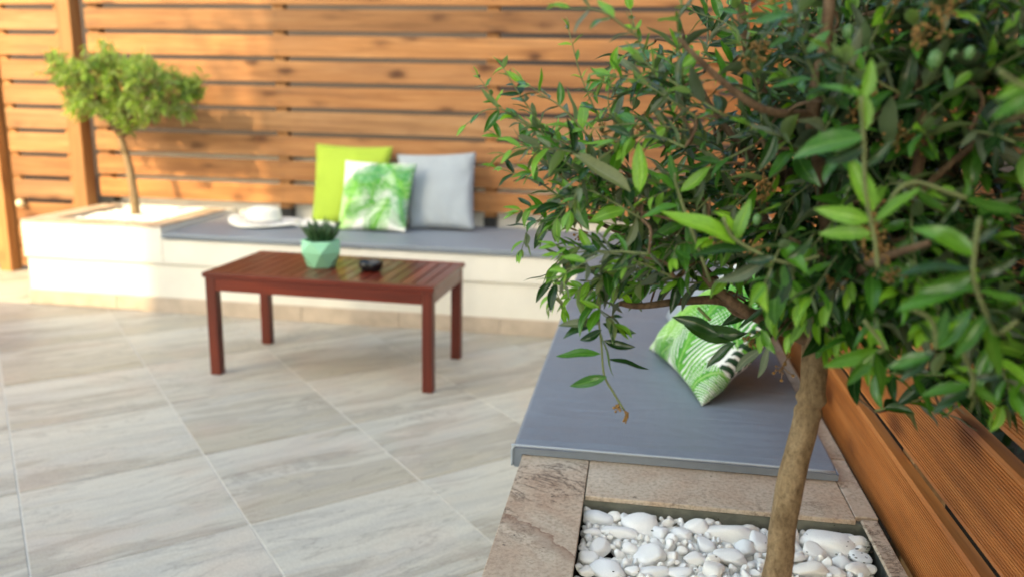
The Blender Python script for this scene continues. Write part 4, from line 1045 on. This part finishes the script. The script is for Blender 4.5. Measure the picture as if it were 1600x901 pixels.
# ------------------------------------------------------------ small olive tree in the back planter
t2 = empty('olive_tree', (-3.07, 4.67, .45), 'small sunlit olive tree with a spreading bushy crown in the planter at the left', 'tree', 'olive trees')
YT2 = 4.62
B = lambda x, y, d=YT2: at(x, y, 1, d)
stm = curve([B(213, 338), B(210, 310), B(203, 265), B(193, 230), B(188, 214)], 6)
obm('trunk', tube_bm(stm, [.030, *[.027-.0004*i for i in range(len(stm)-2)], .022], 12, wob=.1), M['bark'], t2, True)
ALP2 = []
for pts in ([B(188, 214), B(165, 185), B(130, 170), B(105, 140), B(90, 100)], [B(188, 214), B(176, 190, 4.55), B(150, 150, 4.5), B(140, 110, 4.45), B(135, 90, 4.4)],
            [B(188, 214), B(215, 198), B(240, 180), B(275, 155), B(300, 135)], [B(188, 214), B(195, 180, 4.7), B(200, 140, 4.75), B(205, 100, 4.78)],
            [B(188, 214), B(205, 185, 4.5), B(230, 150, 4.4), B(240, 120, 4.35)], [B(188, 214), B(185, 170, 4.5), B(180, 120, 4.5), B(170, 80, 4.5)]):
    c = curve(pts, 6); ALP2 += c; k = len(c)
    obm('branch', tube_bm(c, [.015-.011*i/(k-1) for i in range(k)], 7), M['limb'], t2, True)
POLY2 = [(70, 65), (95, 88), (120, 78), (135, 98), (158, 55), (172, 82), (190, 68), (205, 98), (225, 85), (240, 108), (262, 95), (278, 125), (322, 112), (308, 145), (292, 160), (305, 192), (262, 182), (250, 200), (225, 190), (205, 198), (192, 196), (160, 178), (135, 172), (105, 172), (100, 140), (82, 118)]
rs = random.Random(77); V = []; F = []; off = 0; tw = bmesh.new(); n = 0
while n < 215:
    x, y = rs.uniform(75, 318), rs.uniform(58, 218)
    if not inside(x, y, POLY2): continue
    hx = abs(x-190)/115; dp = YT2+rs.uniform(-.34, .20)*math.sqrt(max(.05, 1-hx*hx))
    tipp = B(x, y, dp); near = min(ALP2, key=lambda q: (q-tipp).length_squared)
    d = (tipp-near).normalized()+Vector((rs.gauss(0, .4), rs.gauss(0, .4), .35+rs.gauss(0, .35))); d.normalize(); Ls = rs.uniform(.08, .20)
    root = tipp-d*Ls; tube_bm([near, near.lerp(root, .5), root, tipp], [.003, .0025, .002, .001], 4, tw)
    for k in range(9):
        p = root.lerp(tipp, (k+1)/9)
        for sg in (1, -1):
            side = d.cross(Vector((rs.gauss(0, 1), rs.gauss(0, 1), rs.gauss(0, 1)))).normalized()
            dd = (d*.7+side).normalized(); yv = Vector((rs.gauss(0, .5), rs.gauss(0, .5), 1)).cross(dd).normalized(); z = dd.cross(yv)
            r = Matrix((dd, yv, z)).transposed().to_4x4(); mm = np.array(Matrix.Translation(p) @ r @ Matrix.Scale(rs.uniform(.04, .072), 4))
            vs, fs, _r = srcs[3][rs.randrange(5)]
            V.append(vs @ mm[:3, :3].T+mm[:3, 3]); F += [tuple(off+q for q in f) for f in fs]; off += len(vs)
    n += 1
obm('twigs', tw, M['limb'], t2)['kind'] = 'stuff'
me = bpy.data.meshes.new('crown'); me.from_pydata(np.concatenate(V).tolist(), [], F); me.materials.append(M['far_leaf'])
o = link('crown', me, None, t2, True); o['kind'] = 'stuff'
# ------------------------------------------------------------ dark hedge beyond the right-hand fence
rs = random.Random(5); n = 9000
V = []; F = []; off = 0; vs0 = np.array([(0, -.5, 0), (.5, -.35, .05), (1, 0, 0), (.5, .35, .05), (0, .5, 0)])
for i in range(n):
    y = rs.uniform(-.6, 6.2); z = rs.uniform(0, 2.4); x = 1.15+.25*noise.noise(Vector((y*1.6, z*1.6, 0)))+abs(rs.gauss(0, .14))
    m_ = Matrix.Translation((x, y, z)) @ Matrix.Rotation(rs.uniform(0, 6.3), 4, 'Z') @ Matrix.Rotation(rs.uniform(-1.5, 1.5), 4, 'Y') @ Matrix.Rotation(rs.uniform(0, 6), 4, 'X') @ Matrix.Scale(rs.uniform(.05, .09), 4)
    mm = np.array(m_); V.append(vs0 @ mm[:3, :3].T+mm[:3, 3]); F.append(tuple(off+k for k in range(5))); off += 5
hg = empty('hedge', (1.3, 2.8, 0), 'dark dense hedge glimpsed through the gaps of the right-hand fence', 'hedge')
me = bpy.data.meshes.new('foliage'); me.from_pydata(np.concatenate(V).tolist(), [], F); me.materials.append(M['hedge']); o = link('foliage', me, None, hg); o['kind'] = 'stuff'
for yy in np.arange(-.3, 6.1, .7): obm('stem', tube_bm([(1.4, yy, -.05), (1.38, yy+.05, 1), (1.42, yy, 2.1)], [.03, .02, .008], 7), M['limb'], hg, True)
